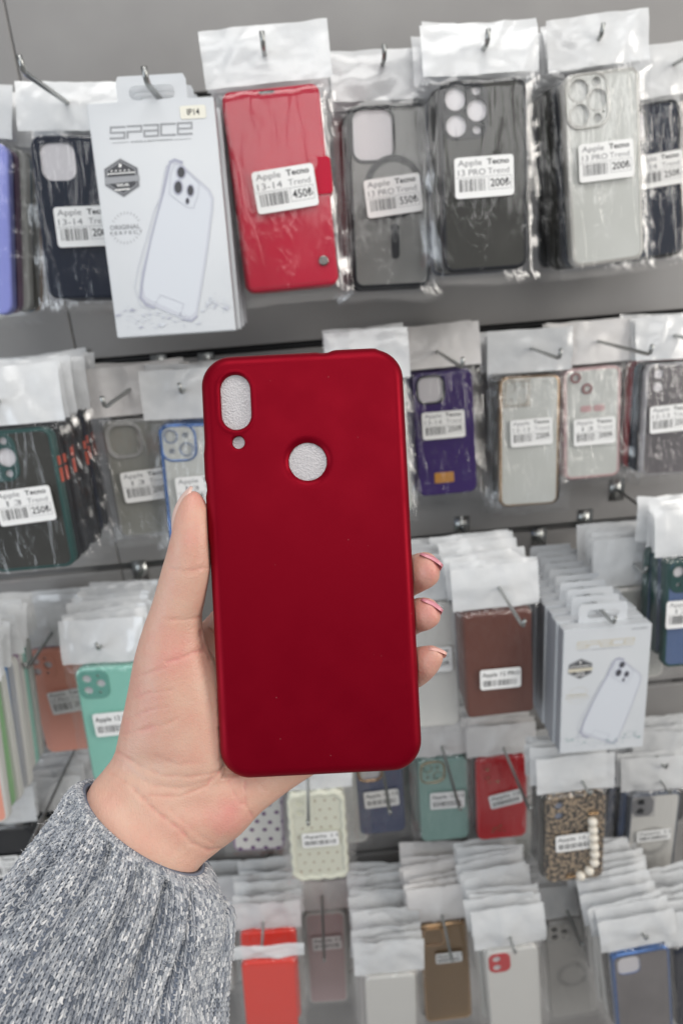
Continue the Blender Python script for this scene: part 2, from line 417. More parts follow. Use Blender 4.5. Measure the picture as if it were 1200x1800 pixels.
def make_hook(M, label, b_px, tip_px, ext=None, rad=.0021, at=None):
    """wire from the wall through the header at b_px and on to the tip"""
    p = M.translation - M.col[2].xyz * .004
    r = ray(*b_px); nrm = M.col[2].xyz; b = C0 + r * ((p - C0).dot(nrm) / r.dot(nrm))
    if at is not None: b = at
    best = None
    for k in range(0, 120):
        e = .002 * k; q = proj(b + EN * e)
        dd = math.hypot(q[0] - tip_px[0], q[1] - tip_px[1])
        if best is None or dd < best[0]: best = (dd, e)
    e = best[1] if ext is None else ext
    w0 = b - EN * (wall_d(b) + .004)
    tip = b + EN * e
    pts = [w0, w0 + EN * .01, b, tip - EN * .004, tip + EZ * .0015 + EN * .001, tip + EZ * .010 + EN * .005]
    m = MB(); m.tube([q - w0 for q in pts], rad, 8)
    m.box(-.010, .010, -.0062, -.0035, -.016, .016)
    o = m.build('display_hook', M_wire, None, M=Matrix.Translation(w0)); tag(o, label, 'hook', 'wire hooks on the slat wall')
    return o

def B(name, rgb, rough=.4, **k): return mat(name, rgb, rough, **k)
navy = B('case_navy', (.007, .012, .028), .42, spec=.2); black = B('case_black', (.008, .009, .012), .4, spec=.25)
smoke = B('case_smoke', (.030, .030, .026), .45, spec=.2, mix=((.055, .054, .048), 14, .3, .8)); smoke2 = B('case_smoke_grey', (.13, .133, .126), .4, mix=((.21, .21, .20), 12, .35, .75))
clearw = B('case_clear', (.50, .51, .48), .3, coat=.5, mix=((.60, .61, .585), 12, .3, .8)); clearg = B('case_clear_grey', (.22, .22, .195), .35, coat=.4, mix=((.30, .30, .27), 10, .3, .8))
rimclear = B('rim_clear', (.44, .43, .40), .10, spec=1, coat=1); red = B('case_red', (.48, .008, .036), .45, spec=.2, bump=(400, .15, .0006), mix=((.42, .01, .035), 20, .3, .8))
lilac = B('case_periwinkle', (.28, .31, .72), .4); purple = B('case_purple', (.030, .006, .11), .42, spec=.2); teal = B('case_teal', (.02, .12, .20), .4)
green = B('rim_green', (.012, .06, .055), .35); blue = B('rim_blue', (.10, .20, .46), .15, metal=.7); pinkr = B('rim_rose', (.55, .36, .36), .2, coat=.6)
gold = B('rim_gold', (.55, .36, .20), .2, metal=.8); mint = B('case_mint', (.27, .60, .50), .38, coat=.2); mintrim = B('ring_mint', (.13, .36, .30), .3)
salmon = B('case_salmon', (.85, .36, .26), .4, coat=.2); brown = B('case_brown', (.13, .040, .026), .5, bump=(300, .3, .0008)); white = B('case_white', (.66, .65, .62), .4)
slate = B('case_slate', (.085, .105, .19), .4); aqua = B('case_aqua', (.27, .43, .39), .4); cream = B('case_cream', (.72, .72, .60), .35, coat=.5); denim = B('case_denim', (.09, .14, .27), .4)
redb = B('case_bright_red', (.52, .012, .02), .35, coat=.4); orange = B('case_coral', (.85, .05, .03), .4); pinkc = B('case_pinkish', (.55, .40, .40), .4, coat=.3)
palep = B('case_pale_purple', (.30, .20, .30), .4); goldb = B('case_gold', (.36, .22, .09), .3, metal=.6, coat=.3); silver = B('case_silver', (.45, .44, .42), .3, metal=.3, coat=.5)
lgreen = B('case_leaf', (.25, .50, .22), .4); sky = B('case_sky', (.04, .20, .50), .4); clearr = B('case_clear_dark', (.11, .10, .105), .28, coat=.6, mix=((.17, .155, .16), 14, .3, .8))
glass = B('glass_dark', (.01, .01, .012), .1)

# extras ----------------------------------------------------------------
def ex_magnet(t, case, reg, W, H):
    m = MB(); cx, cy = .004, -.070
    for r0, r1 in ((.0215, .0275),):
        n = 48
        o_ = circ(cx, cy, r1, n); i_ = circ(cx, cy, r0, n)
        m.loft([[(x, y, .0) for x, y in o_], [(x, y, .0004) for x, y in o_], [(x, y, .0004) for x, y in i_], [(x, y, 0) for x, y in i_]])
    m.loft([[(x, y, z) for x, y in rrect(.0075, .031, .0037, 5, cx, cy - .047)] for z in (0, .0004)]); m.poly(rrect(.0075, .031, .0037, 5, cx, cy - .047), .0004)
    reg(m.build('magnet_ring', black, t, smooth=False))
def ex_wallet(t, case, reg, W, H):
    m = MB(); slab(m, .018, .030, .004, [], -.011, .0016, .001, W / 2 - .006, -.070); reg(m.build('strap', red, t))
    m = MB(); slab(m, .0085, .0085, .0042, [], 0, .0022, .001, W / 2 - .0115, -H + .020); reg(m.build('snap_button', mat('snap_metal', (.25, .23, .22), .25, 1), t))
    m = MB(); m.poly(rrect(.013, .0024, .0012, 3, -.003, -.0035), .0003); reg(m.build('speaker_slot', black, t, smooth=False))
    m = MB(); m.stroke([(-W / 2 + .003, -.004), (-W / 2 + .003, -H + .004)], .0004, .0002); m.stroke([(-W / 2 + .003, -H + .0035), (W / 2 - .008, -H + .0035)], .0004, .0002); reg(m.build('stitching', mat('stitch_red', (.3, .006, .02), .6), t, smooth=False))
def ex_buttons(t, case, reg, W, H):
    m = MB()
    for a, b in ((-.028, -.036), (-.039, -.052)): m.box(W / 2 - .001, W / 2 + .0012, b, a, -.0075, -.003)
    reg(m.build('side_button', B('button_coral', (.55, .09, .05), .4), t, smooth=False))
def ex_tag(t, case, reg, W, H):
    m = MB(); slab(m, .024, .013, .0015, [], 0, .0012, .0004, -.004, -H + .022); reg(m.build('gold_plate', mat('plate_gold', (.62, .30, .07), .35, .5), t))
def ex_crystals(t, case, reg, W, H):
    rnd = random.Random(3); m = MB(); cx, cy = -W / 2 + .0205, -.0203
    for k in range(64):
        a = k / 64 * 2 * math.pi; rr = .016 + (k % 2) * .0026
        x, y = cx + rr * max(-.86, min(.86, 1.25 * math.cos(a))), cy + rr * max(-.86, min(.86, 1.25 * math.sin(a)))
        r = rnd.uniform(.0009, .0014); c = [(x + r * math.cos(q), y + r * math.sin(q), .0006) for q in (0, 1.05, 2.1, 3.14, 4.2, 5.24)]
        m.add(c + [(x, y, .0006 + r)], [(i, (i + 1) % 6, 6) for i in range(6)])
    reg(m.build('crystal_frame', mat('crystal', (.8, .74, .66), .06, .75), t, smooth=False))
def ex_bow(t, case, reg, W, H):
    m = MB()
    for s in (-1, 1): slab(m, .014, .008, .003, [], 0, .0006, .0003, s * .008, -.050)
    reg(m.build('bow_charm', pinkr, t))
    m = MB()
    for x, y in ((-W / 2 + .014, -.0115), (-W / 2 + .028, -.0255)):
        slab(m, .013, .013, .0064, [circ(x, y, .0040)], 0, .0022, .0008, x, y)
    reg(m.build('lens_ring', B('rim_rose_dark', (.30, .17, .17), .2, coat=.5), t))
def ex_hearts(t, case, reg, W, H):
    m = MB(); rnd = random.Random(5); k = 0
    for j in range(9):
        for i in range(5):
            x = -W / 2 + .012 + i * (W - .022) / 4 + (.004 if j % 2 else -.002); y = -.012 - j * (H - .025) / 8
            if x < -.005 and y > -.045: continue
            if abs(x) > W / 2 - .008: continue
            r = .0017; m.poly([(x, y - r), (x + r, y + r * .3), (x + r * .5, y + r), (x, y + r * .5), (x - r * .5, y + r), (x - r, y + r * .3)], .0003 + k * 1e-6); k += 1
    reg(m.build('heart_print', mat('print_tan', (.34, .22, .13), .5), t, smooth=False))
    m = MB(); n = 80; loops = []
    for d, z in ((0, -.009), (-.002, -.004), (-.0015, .0005), (.001, .0026), (.004, .0018), (.006, 0)):
        lp = []
        for i, (x, y) in enumerate(rrect(W + .002 - 2 * d, H + .002 - 2 * d, .012, 6, 0, -H / 2)): lp.append((x, y, z))
        # resample so that the rim can ripple
        q = []
        for a, b in zip(lp, lp[1:] + lp[:1]):
            for s in range(12 if (Vector(a) - Vector(b)).length > .02 else 1): q.append(tuple(Vector(a).lerp(Vector(b), s / (12 if (Vector(a) - Vector(b)).length > .02 else 1))))
        wv = .0013
        loops.append([(x + wv * math.sin(y * 330) * (1 if x > 0 else -1), y + wv * math.sin(x * 330), z) for x, y, z in q])
    m.loft(loops); reg(m.build('wavy_rim', cream, t))
def ex_dots(t, case, reg, W, H):
    m = MB(); rnd = random.Random(9)
    for i in range(26):
        x = rnd.uniform(-W / 2 + .006, W / 2 - .006); y = -H + .005 + (i // 4) * .015 + rnd.uniform(-.002, .002)
        m.poly(circ(-W / 2 + .010 + (i % 4) * .018 + (.008 if (i // 4) % 2 else 0), y, .0034, 7), .0003)
    reg(m.build('flower_print', B('print_plum', (.13, .05, .16), .5), t, smooth=False))
def ex_pearls(t, case, reg, W, H):
    pm = mat('pearl', (.80, .74, .64), .18, coat=.6)
    pts = [(.019, -.033), (.020, -.044), (.021, -.055), (.022, -.067), (.023, -.078), (.023, -.090), (.017, -.101), (.006, -.107)]
    for i, (x, y) in enumerate(pts):
        m = MB(); r = .0062; y *= H / .118
        loops = [[(x + r * math.sin(a) * math.cos(b), y + r * math.sin(a) * math.sin(b), .005 + r * math.cos(a)) for b in [2 * math.pi * k / 16 for k in range(16)]] for a in [math.pi * j / 10 for j in range(11)]]
        m.loft(loops); reg(m.build('pearl', pm, t))
    m = MB()
    for k in range(7): m.tube([(.014 + .0018 * k, -.0245 - .001 * (k % 2) * 2, .003), (.016 + .0018 * k, -.027, .005)], .0012, 6)
    for k in range(6): m.tube([(-.012 + .0022 * k, -H + .009 + .002 * (k % 2), .003), (-.010 + .0022 * k, -H + .012, .004)], .0012, 6)
    reg(m.build('chain_clasp', gold, t))
def ex_stone_ring(t, case, reg, W, H):
    m = MB(); cx, cy = -W / 2 + .019, -.0203
    for k in range(40):
        a = k / 40 * 2 * math.pi; x = cx + .019 * max(-.85, min(.85, 1.2 * math.cos(a))); y = cy + .020 * max(-.85, min(.85, 1.2 * math.sin(a))); r = .0011
        c = [(x + r * math.cos(q), y + r * math.sin(q), .0004) for q in (0, 1.05, 2.1, 3.14, 4.2, 5.24)]; m.add(c + [(x, y, .0016)], [(i, (i + 1) % 6, 6) for i in range(6)])
    reg(m.build('stone_frame', mat('stone', (.75, .75, .78), .08, .6), t, smooth=False))
    m = MB(); cx, cy = 0, -H * .56
    for k in range(34):
        a = k / 34 * 2 * math.pi; m.stroke([(cx + .018 * math.cos(a), cy + .018 * math.sin(a)), (cx + .025 * math.cos(a), cy + .025 * math.sin(a))], .0011, .0003)
    reg(m.build('rosette_print', mat('print_mid', (.25, .25, .25), .5), t, smooth=False))
def ex_gems(t, case, reg, W, H):
    m = MB(); rnd = random.Random(4)
    for k in range(16):
        x = -W / 2 + .012 + rnd.uniform(0, .02); y = -.014 - rnd.uniform(0, .03); m.poly(circ(x, y, rnd.uniform(.0012, .0022), 6), .0006 + k * 1e-5)
    for k in range(10):
        x = -.015 + rnd.uniform(0, .018); y = -H + .012 + rnd.uniform(0, .014); m.poly(circ(x, y, rnd.uniform(.001, .002), 6), .0006 + k * 1e-5)
    reg(m.build('gem_flakes', gold, t, smooth=False))
def ex_stripe(t, case, reg, W, H):
    m = MB()
    for k in range(44):
        y = -.004 - k * (H - .008) / 44; m.stroke([(-W / 2 + .005, y), (W / 2 - .005, y + .012)], .0006, .0003)
    reg(m.build('diagonal_print', B('print_bronze', (.16, .09, .04), .4), t, smooth=False))
def ex_gold_window(t, case, reg, W, H):
    m = MB(); slab(m, .034, .036, .010, [rrect(.028, .030, .008, 5, -W / 2 + .021, -.0215)], 0, .0014, .0006, -W / 2 + .021, -.0215); reg(sharp(m.build('gold_frame', gold, t)))

# ------------------------------------------------------------ row 1 (topmost)
def lb(txt, price, x, y, rot, z=.0042, **k): return (txt, price, x, y, z, rot)
pack('periwinkle blue phone case cut off by the left edge of the top row', (-135, 248), (12, 240), (28, 545), (-125, 552), .074, lilac, lilac, bagw=.080, stack=7, cols=[purple, palep, clearw, teal, clearg, teal, gold],
     slabel='coloured phone case seen edge-on in the fan behind the periwinkle case', sg='fan of edge-on cases at top left', spacing=.0125, hh=.045)
pack('navy phone case with square lens opening beside the white carton of the top row', (52, 240), (205, 233), (225, 518), (92, 530), .0745, navy, navy, 'square', None, lab=lb('13-14', '200₺', .004, -.074, 1.5), stack=5, hh=.040,
     bagw=.094, hook=('bare wire hook with upturned end at the upper left corner', (118, 180), (50, 118)))
pack('red leather wallet phone case with strap and snap button', (388, 160), (560, 146), (597, 497), (435, 517), .080, red, red, T=.016, hh=.042, extra=ex_wallet, rim_w=None, body_r=.007,
     lab=lb('13-14', '450₺', .003, -.078, 3.0), stack=4, spacing=.018, bagw=.104, hook=('hook end above the red wallet case', (465, 95), (462, 85)))
pack('smoky phone case with black magnet ring and large lens window', (607, 185), (752, 178), (757, 500), (622, 511), .0745, smoke2, black, 'window', black, extra=ex_magnet, hh=.042,
     lab=lb('13 PRO', '550₺', .003, -.078, 5.5), stack=6, bagw=.098, hook=('hook end above the magnet ring case', (672, 112), (675, 104)))
pack('smoky black phone case with three round lens holes', (768, 142), (926, 132), (925, 470), (783, 482), .0765, smoke, black, 'triple', black, hh=.042, lab=lb('13 PRO', '200₺', -.001, -.078, .5),
     stack=7, bagw=.100, cols=[black, smoke, navy, black], hook=('hook end above the three lens black case', (850, 85), (850, 75)))
pack('clear phone case with clear three lens plate near the top right corner', (987, 126), (1124, 118), (1137, 455), (1000, 470), .0715, clearw, rimclear, 'triple', clearw, outline=rimclear, lab=lb('13 PRO', '200₺', .000, -.078, -.5),
     stack=7, cols=[black, navy, smoke, black, clearw], bagw=.094, hh=.042, foam=B('foam_pale', (.55, .56, .54), .5), spacing=.013, hook=('hook end above the clear case', (1050, 70), (1050, 60)))
pack('black phone case cut off by the right edge of the top row', (1070, 186), (1196, 174), (1200, 446), (1086, 464), .0745, navy, black, 'square', black, lab=lb('13-14', '250₺', .010, -.067, 1), stack=4, bagw=.096,
     hook=('hook reaching in at the upper right corner', (1185, 112), (1215, 85)))

# ------------------------------------------------------------ printed cartons
def homog(src):
    A = []; b = []
    for (x, y), (u, v) in zip(src, ((0, 0), (1, 0), (1, 1), (0, 1))):
        A += [[x, y, 1, 0, 0, 0, -u * x, -u * y], [0, 0, 0, x, y, 1, -v * x, -v * y]]; b += [u, v]
    h = np.linalg.solve(np.array(A, float), np.array(b, float))
    return lambda x, y: ((h[0] * x + h[1] * y + h[2]) / (h[6] * x + h[7] * y + 1), (h[3] * x + h[4] * y + h[5]) / (h[6] * x + h[7] * y + 1))
HM = homog([(15, 75), (925, 55), (1035, 1755), (245, 1765)])
GL = {'S': [[(1, 1), (0, 1), (0, .5), (1, .5), (1, 0), (0, 0)]], 'P': [[(0, 1), (1, 1), (1, .5), (0, .5), (0, 0)]], 'a': [[(0, 1), (1, 1), (1, 0), (0, 0), (0, .5), (1, .5)]],
      'C': [[(1, 1), (0, 1), (0, 0), (1, 0)]], 'e': [[(0, .5), (1, .5), (1, 1), (0, 1), (0, 0), (1, 0)]]}
def carton(M, W, H, D, label, group, front=True, sticker=None, alt=False, tabdx=0, proto=None):
    t = empty('phone_case_carton', M, label, 'carton', group)
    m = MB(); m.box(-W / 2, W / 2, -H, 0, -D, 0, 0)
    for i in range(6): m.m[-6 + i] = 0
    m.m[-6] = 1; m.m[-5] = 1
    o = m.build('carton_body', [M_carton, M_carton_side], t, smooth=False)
    bm = bmesh.new(); bm.from_mesh(o.data); bmesh.ops.bevel(bm, geom=list(bm.edges), offset=.0007, segments=2, affect='EDGES'); bmesh.ops.recalc_face_normals(bm, faces=bm.faces); bm.to_mesh(o.data); bm.free()
    # hang tab with a euro slot, standing up from the back edge
    slot = [(tabdx + x, y) for x, y in rrect(.036, .010, .0049, 6, 0, .0095)]
    out = [(tabdx - W * .28, -.0005), (tabdx + W * .28, -.0005), (tabdx + W * .28, .018), (tabdx + W * .26, .022), (tabdx - W * .26, .022), (tabdx - W * .28, .018)]
    V, F = cap(out, [slot]); m = MB(); m.add([(x, y, -D + .0015) for x, y in V], F); m.add([(x, y, -D + .0008) for x, y in V], [f[::-1] for f in F])
    m.loft([[(x, y, -D + .0015) for x, y in slot], [(x, y, -D + .0008) for x, y in slot]]); m.loft([[(x, y, -D + .0015) for x, y in out], [(x, y, -D + .0008) for x, y in out]])
    m.build('hang_tab', M_carton, t, smooth=False)
    if not front: return t
    def G(x, y): u, v = HM(x, y); return ((u - .5) * W, -v * H)
    z = .0003; m = MB(); lw = W * .0062
    ink = 5 if alt else 1
    x = 190
    for k, ch in enumerate('SPaCe'):
        x0 = 190 + k * 119; x1 = x0 + 98
        for st in GL[ch]:
            yy = lambda q: 348 - 84 * q - (x0 - 190) * .025
            m.stroke([G(x0 + (x1 - x0) * a, yy(b)) for a, b in st], W * .0135, z + k * 1e-5, ink if alt else 1)
    a0, a1 = G(333, 388), G(623, 368); put_text(m, 'COLLECTION', a0[0], a1[0], a0[1], a1[1], z, 1, .03)
    for p, q in (((205, 384), (315, 381)), ((635, 377), (755, 374))): m.stroke([G(*p), G(*q)], W * .004, z, 1)
    # badge
    hx = [(258, 500), (382, 575), (395, 715), (285, 790), (155, 700), (145, 575)]
    cxh = sum(p[0] for p in hx) / 6; cyh = sum(p[1] for p in hx) / 6
    for s, c, dz in ((1, 2 - 1, 0), (.93, 0, 1), (.86, 1, 2), (.80, 0, 3)):
        m.poly([G(cxh + (p[0] - cxh) * s, cyh + (p[1] - cyh) * s) for p in hx], z + dz * 4e-5, {0: 0, 1: 1}[c])
    m.poly([G(152, 640), G(392, 632), G(396, 672), G(156, 690)], z + 2e-4, 1 if not alt else 5)
    for k in range(5): m.poly([G(200 + 30 * k + a, 592 + b) for a, b in ((0, -7), (8, 0), (0, 7), (-8, 0))], z + 2e-4, 2)
    a0, a1 = G(235, 712), G(318, 688); put_text(m, 'Wi-Fi', a0[0], a1[0], a0[1], a1[1], z + 2e-4, 2, .03)
    m.stroke([G(175, 615), G(360, 608)], W * .008, z + 2e-4, 2); m.stroke([G(228, 735), G(322, 730)], W * .01, z + 2e-4, 2); m.poly([G(258 + a, 556 + b) for a, b in ((-9, -14), (9, -14), (9, 12), (-9, 12))], z + 2e-4, 2)
    # round stamp
    sc = 5 if alt else 1
    a0, a1 = G(192, 1022), G(395, 985); put_text(m, 'ORIGINAL', a0[0], a1[0], a0[1], a1[1], z, sc, .02)
    a0, a1 = G(195, 1058), G(412, 1030); put_text(m, 'P E R F E C T', a0[0], a1[0], a0[1], a1[1], z, sc, .02)
    for k in range(26):
        a = 2 * math.pi * k / 26
        if abs(math.sin(a)) < .32: continue
        c_, s_ = math.cos(a), math.sin(a); m.stroke([G(300 + 90 * c_, 1010 + 100 * s_), G(300 + 104 * c_, 1010 + 116 * s_)], W * .004, z + k * 1e-6, 1 if not alt else 5)
    # drawn phone case
    ol = [(620, 530), (670, 545), (760, 640), (880, 760), (905, 820), (900, 900), (860, 1180), (815, 1440), (775, 1640), (740, 1675), (690, 1665), (480, 1560), (415, 1520), (400, 1450), (410, 1330), (470, 1080), (540, 800), (580, 580)]
    m.poly([G(*p) for p in ol][::-1], z, 3)
    inn = [(655 + (p[0] - 655) * .93, 1080 + (p[1] - 1080) * .95) for p in ol]; m.poly([G(*p) for p in inn][::-1], z + 4e-5, 6)
    m.stroke([G(*p) for p in ol], W * .007, z + 1e-4, 3, True)
    m.stroke([G(*p) for p in ((605, 560), (560, 760), (520, 900), (470, 1090), (430, 1290), (410, 1400), (400, 1500), (440, 1555), (490, 1575))], W * .018, z + 2e-4, 4)
    m.stroke([G(*p) for p in ((560, 760), (500, 880), (440, 1100), (385, 1300), (360, 1430), (400, 1560), (470, 1590))], W * .005, z + 2e-4, 3)
    m.stroke([G(*p) for p in ((610, 545), (640, 530), (690, 550))], W * .02, z + 3e-4, 4)
    m.stroke([G(*p) for p in ((680, 1665), (740, 1678), (775, 1650))], W * .014, z + 3e-4, 4)
    m.stroke([G(*p) for p in ((488, 1560), (535, 1490), (690, 1560), (660, 1640))], W * .006, z + 3e-4, 3)
    pl = [(640, 560), (690, 570), (810, 710), (800, 800), (765, 890), (720, 880), (600, 780), (610, 640)]; m.stroke([G(*p) for p in pl], W * .006, z + 3e-4, 3, True)
    for (x, y, a, b) in ((685, 625, 30, 46), (663, 735, 30, 52), (748, 762, 24, 44), (726, 838, 13, 24)):
        m.poly([G(x + a * 1.15 * math.cos(q), y + b * 1.1 * math.sin(q)) for q in [2 * math.pi * i / 20 for i in range(20)]][::-1], z + 4e-4, 4)
        m.poly([G(x + a * .85 * math.cos(q), y + b * .85 * math.sin(q)) for q in [2 * math.pi * i / 20 for i in range(20)]][::-1], z + 5e-4, 0)
    rnd = random.Random(2)
    for k in range(120):
        x = rnd.choice((rnd.uniform(240, 700), rnd.uniform(820, 985), rnd.uniform(240, 985))); y = 1600 + rnd.gauss(0, 36) + (50 if 400 < x < 800 else 0) - (30 if x > 850 else 0)
        y = min(1710, y); s = rnd.uniform(5, 22 if y > 1550 else 10)
        q = [(x + s * rnd.uniform(-1, 1) * 1.5, y + s * rnd.uniform(-.8, .8)) for _ in range(3)]
        m.poly([G(*p) for p in q], z + 6e-4 + k * 1e-6, rnd.choice((3, 3, 4, 6, 6) if not alt else (7, 3, 6, 7)))
    m.build('front_print', [M_p1, M_p2, M_paper, M_p3, M_p4, M_p5, M_carton if False else mat('print_wash', (.64, .67, .72), .35), M_p6], t, smooth=False)
    if sticker:
        m = MB(); a0, a1 = G(688, 225), G(865, 118); q = [(a0[0], a0[1]), (a1[0], a0[1]), (a1[0], a1[1]), (a0[0], a1[1])]
        m.poly(rrect(a1[0] - a0[0], a1[1] - a0[1], .0015, 3, (a0[0] + a1[0]) / 2, (a0[1] + a1[1]) / 2), z + 2e-4, 0)
        b0, b1 = G(735, 195), G(820, 145); put_text(m, sticker, b0[0], b1[0], b0[1], b1[1], z + 4e-4, 1, .01); m.build('model_sticker', [M_stick, M_ink], t, smooth=False)
    if alt:
        m = MB(); b0, b1 = G(720, 130), G(880, 100); put_text(m, '12/12 PRO', b0[0], b1[0], b0[1], b1[1], z, 0, .02); m.build('model_print', M_p2, t, smooth=False)
    return t
# front carton of the top row
Wc = .098
z1 = FPX * Wc / 222
M1, H1 = frame_of((264, 176), z1, (311, 587), R_(8))
STATS.append(('carton1', z1, H1, wall_d(M1.translation)))
carton(M1, Wc, H1, .013, 'white carton with printed clear case and cream model sticker, front of the top row', 'cartons hanging in the top row', sticker='IP14')
for k in range(6):
    carton(Matrix.Translation(-EN * .0155 * (k + 1) + EX * (.0014 * ((k % 2) * 2 - 1)) + EZ * random.uniform(-.002, .001)) @ M1, Wc, H1, .013, 'white carton stacked behind the front carton of the top row', 'cartons stacked behind the top row carton', front=False)
make_hook(M1, 'hook with upturned shiny end through the slot of the top row carton', (277, 158), (258, 132), rad=.0024, at=M1 @ Vector((.003, .0085, -.012)), ext=.032)
# carton of row three
z2 = FPX * .098 / 158
M2, H2 = frame_of((1068, 1102), z2, (1056, 1319), R_(3))
STATS.append(('carton2', z2, H2, wall_d(M2.translation)))
carton(M2, .098, H2, .016, 'white carton with faint printing and black hexagon badge, front of the lower stack', 'cartons hanging in the third row', alt=True)
for k in range(9):
    if wall_d(M2.translation) - .0185 * (k + 1) < .03: break
    carton(Matrix.Translation(-EN * .0185 * (k + 1) + EX * random.uniform(-.0015, .0015)) @ M2, .098, H2, .016, 'white carton stacked behind the lower carton with faint printing', 'cartons stacked behind the third row carton', front=False)
make_hook(M2, 'hook end poking through the tab of the lower carton', (1055, 1058), (1068, 1072), at=M2 @ Vector((.002, .0085, -.015)), ext=.022)

# ------------------------------------------------------------ row 2
pack('smoky phone case with green rim at the left edge of the second row', (-62, 762), (88, 750), (130, 992), (-5, 1012), .0755, smoke, green, 'triple', green, lab=lb('13', '250₺', .004, -.070, 2.5), stack=9,
     cols=[black, black, navy, black], extra=ex_buttons, slabel='dark phone case edge-on in the pile behind the green rimmed case', sg='pile of dark cases behind the green rimmed case', bagw=.104, hh=.052,
     hook=('hook end at the left edge over the green rimmed case', (0, 705), (-14, 712)))
pack('grey clear phone case between the dark pile and the blue rimmed case', (176, 742), (300, 730), (322, 935), (222, 946), .0735, clearg, B('rim_clear_grey', (.3, .3, .29), .2, coat=.6), 'square', clearg, outline=B('ring_clear_grey', (.36, .36, .35), .12, coat=1), lab=lb('13', '200₺', .002, -.070, 2), stack=3,
     foam=clearg, hh=.050, head=M_head2, hook=('hook over the grey clear case', (228, 685), (183, 712)))
pack('clear phone case with shiny blue rim behind the thumb', (276, 748), (402, 738), (415, 955), (305, 965), .0735, clearw, blue, 'duo', clearw, outline=blue, lab=lb('13', '250₺', .003, -.071, 2), stack=5, foam=clearw, hh=.050, rim_w=.003,
     hook=('hook end on the header above the blue rimmed case', (325, 685), (318, 690)))
pack('clear bag with pale phone case mostly hidden behind the red case', (588, 680), (712, 672), (722, 900), (612, 912), .0745, clearw, rimclear, 'square', rimclear, stack=4, hh=.052, bagw=.088)
pack('purple phone case with gold plate at its foot', (722, 656), (830, 648), (828, 862), (747, 876), .0735, purple, purple, 'square', black, lab=lb('13-14', '250₺', -.002, -.064, -.5), extra=ex_tag, stack=4, head=M_head2,
     bagw=.098, hook=('hook with shiny tip over the purple case', (768, 618), (815, 640)))
pack('pale clear phone case with sparkling crystal camera frame', (878, 665), (985, 655), (978, 884), (880, 893), .0735, clearw, gold, 'duo', None, lab=lb('12-13', '250₺', .001, -.068, 2), extra=ex_crystals, stack=5, cols=[black, smoke, clearw],
     foam=clearw, bagw=.102, rim_w=.0012, hook=('hook over the crystal case', (932, 612), (985, 622)))
pack('clear phone case with rose rim and pink bow', (990, 650), (1092, 640), (1086, 835), (994, 846), .0735, clearw, pinkr, None, None, lab=lb('13', '200₺', .001, -.078, .5), extra=ex_bow, stack=4,
     head=M_head2, hook=('long hook over the rose rimmed case', (1050, 600), (1140, 624)))
pack('dark clear phone case cut off by the right edge of the second row', (1136, 642), (1245, 632), (1226, 828), (1128, 840), .0745, clearr, B('rim_dark_clear', (.4, .39, .4), .15, coat=.6), 'duo_v', None, lab=lb('12-13', '250₺', -.006, -.066, 3), stack=5, cols=[black, navy, redb],
     head=M_head, rim_w=.0012, hook=('hook at the right edge over the dark clear case', (1185, 590), (1235, 602)))

# ------------------------------------------------------------ row 3
pack('pale phone case edge-on at the left border of the third row', (-150, 1215), (-22, 1205), (12, 1440), (-100, 1460), .0745, salmon, white, stack=9, cols=[white, lgreen, white, sky, white, palep, white, mint, white],
     slabel='pastel phone case seen edge-on at the left border', sg='fan of pastel cases at the left border', spacing=.0115, hook=None)
pack('salmon pink phone case left of the mint case', (42, 1150), (150, 1136), (182, 1312), (92, 1326), .0735, salmon, salmon, 'trio_small', salmon, lab=lb('12 PRO', '200₺', .006, -.072, 4), stack=7, cols=[palep, smoke, palep, pinkc, palep],
     hook=('long hook slanting in front of the salmon case', (92, 1112), (46, 1172)), tau=4, dmax=.10)
pack('mint green phone case beside the wrist', (131, 1180), (238, 1166), (262, 1366), (172, 1380), .0745, mint, mint, 'trio_small', mintrim, lab=('', '', .002, -.070, .0042, 2, .046, .030, 'Apple 12 Pro'), stack=8, tau=4, head=M_head, dmin=.205,
     bagw=.094, hook=('hook end on the white header above the mint case', (178, 1135), (172, 1140)))
pack('white phone case behind the three fingertips', (690, 1068), (800, 1060), (800, 1272), (712, 1285), .0765, white, white, 'duo_v', None, lab=lb('12 PRO', '250₺', .005, -.072, 0), stack=6, head=M_head)
pack('brown leather wallet phone case in the third row', (812, 1080), (935, 1072), (934, 1254), (826, 1260), .080, brown, brown, T=.016, rim_w=None, body_r=.006, lab=('', '', .000, -.083, .0042, -1, .048, .026, 'Apple 12 PRO'), stack=6, spacing=.017, tau=4,
     bagw=.100, cols=[black, brown, B('case_grape', (.05, .05, .11), .4)], hook=('hook with bright round tip in front of the brown wallet case', (876, 1032), (916, 1102)))
pack('denim blue phone case at the right edge beside the cartons', (1172, 990), (1290, 975), (1272, 1165), (1166, 1175), .0745, denim, green, 'duo', green, lab=lb('12', '250₺', -.012, -.062, 0), stack=4, hh=.052,
     hook=('hook at the right edge beside the cartons', (1226, 962), (1244, 980)))
pack('pale phone case half hidden between the cartons and the denim case', (1062, 1040), (1170, 1030), (1160, 1190), (1066, 1200), .0745, clearw, white, stack=4, hh=.060, cols=[white, clearw], hook=('hook between the cartons and the denim case', (1112, 990), (1130, 1010)))

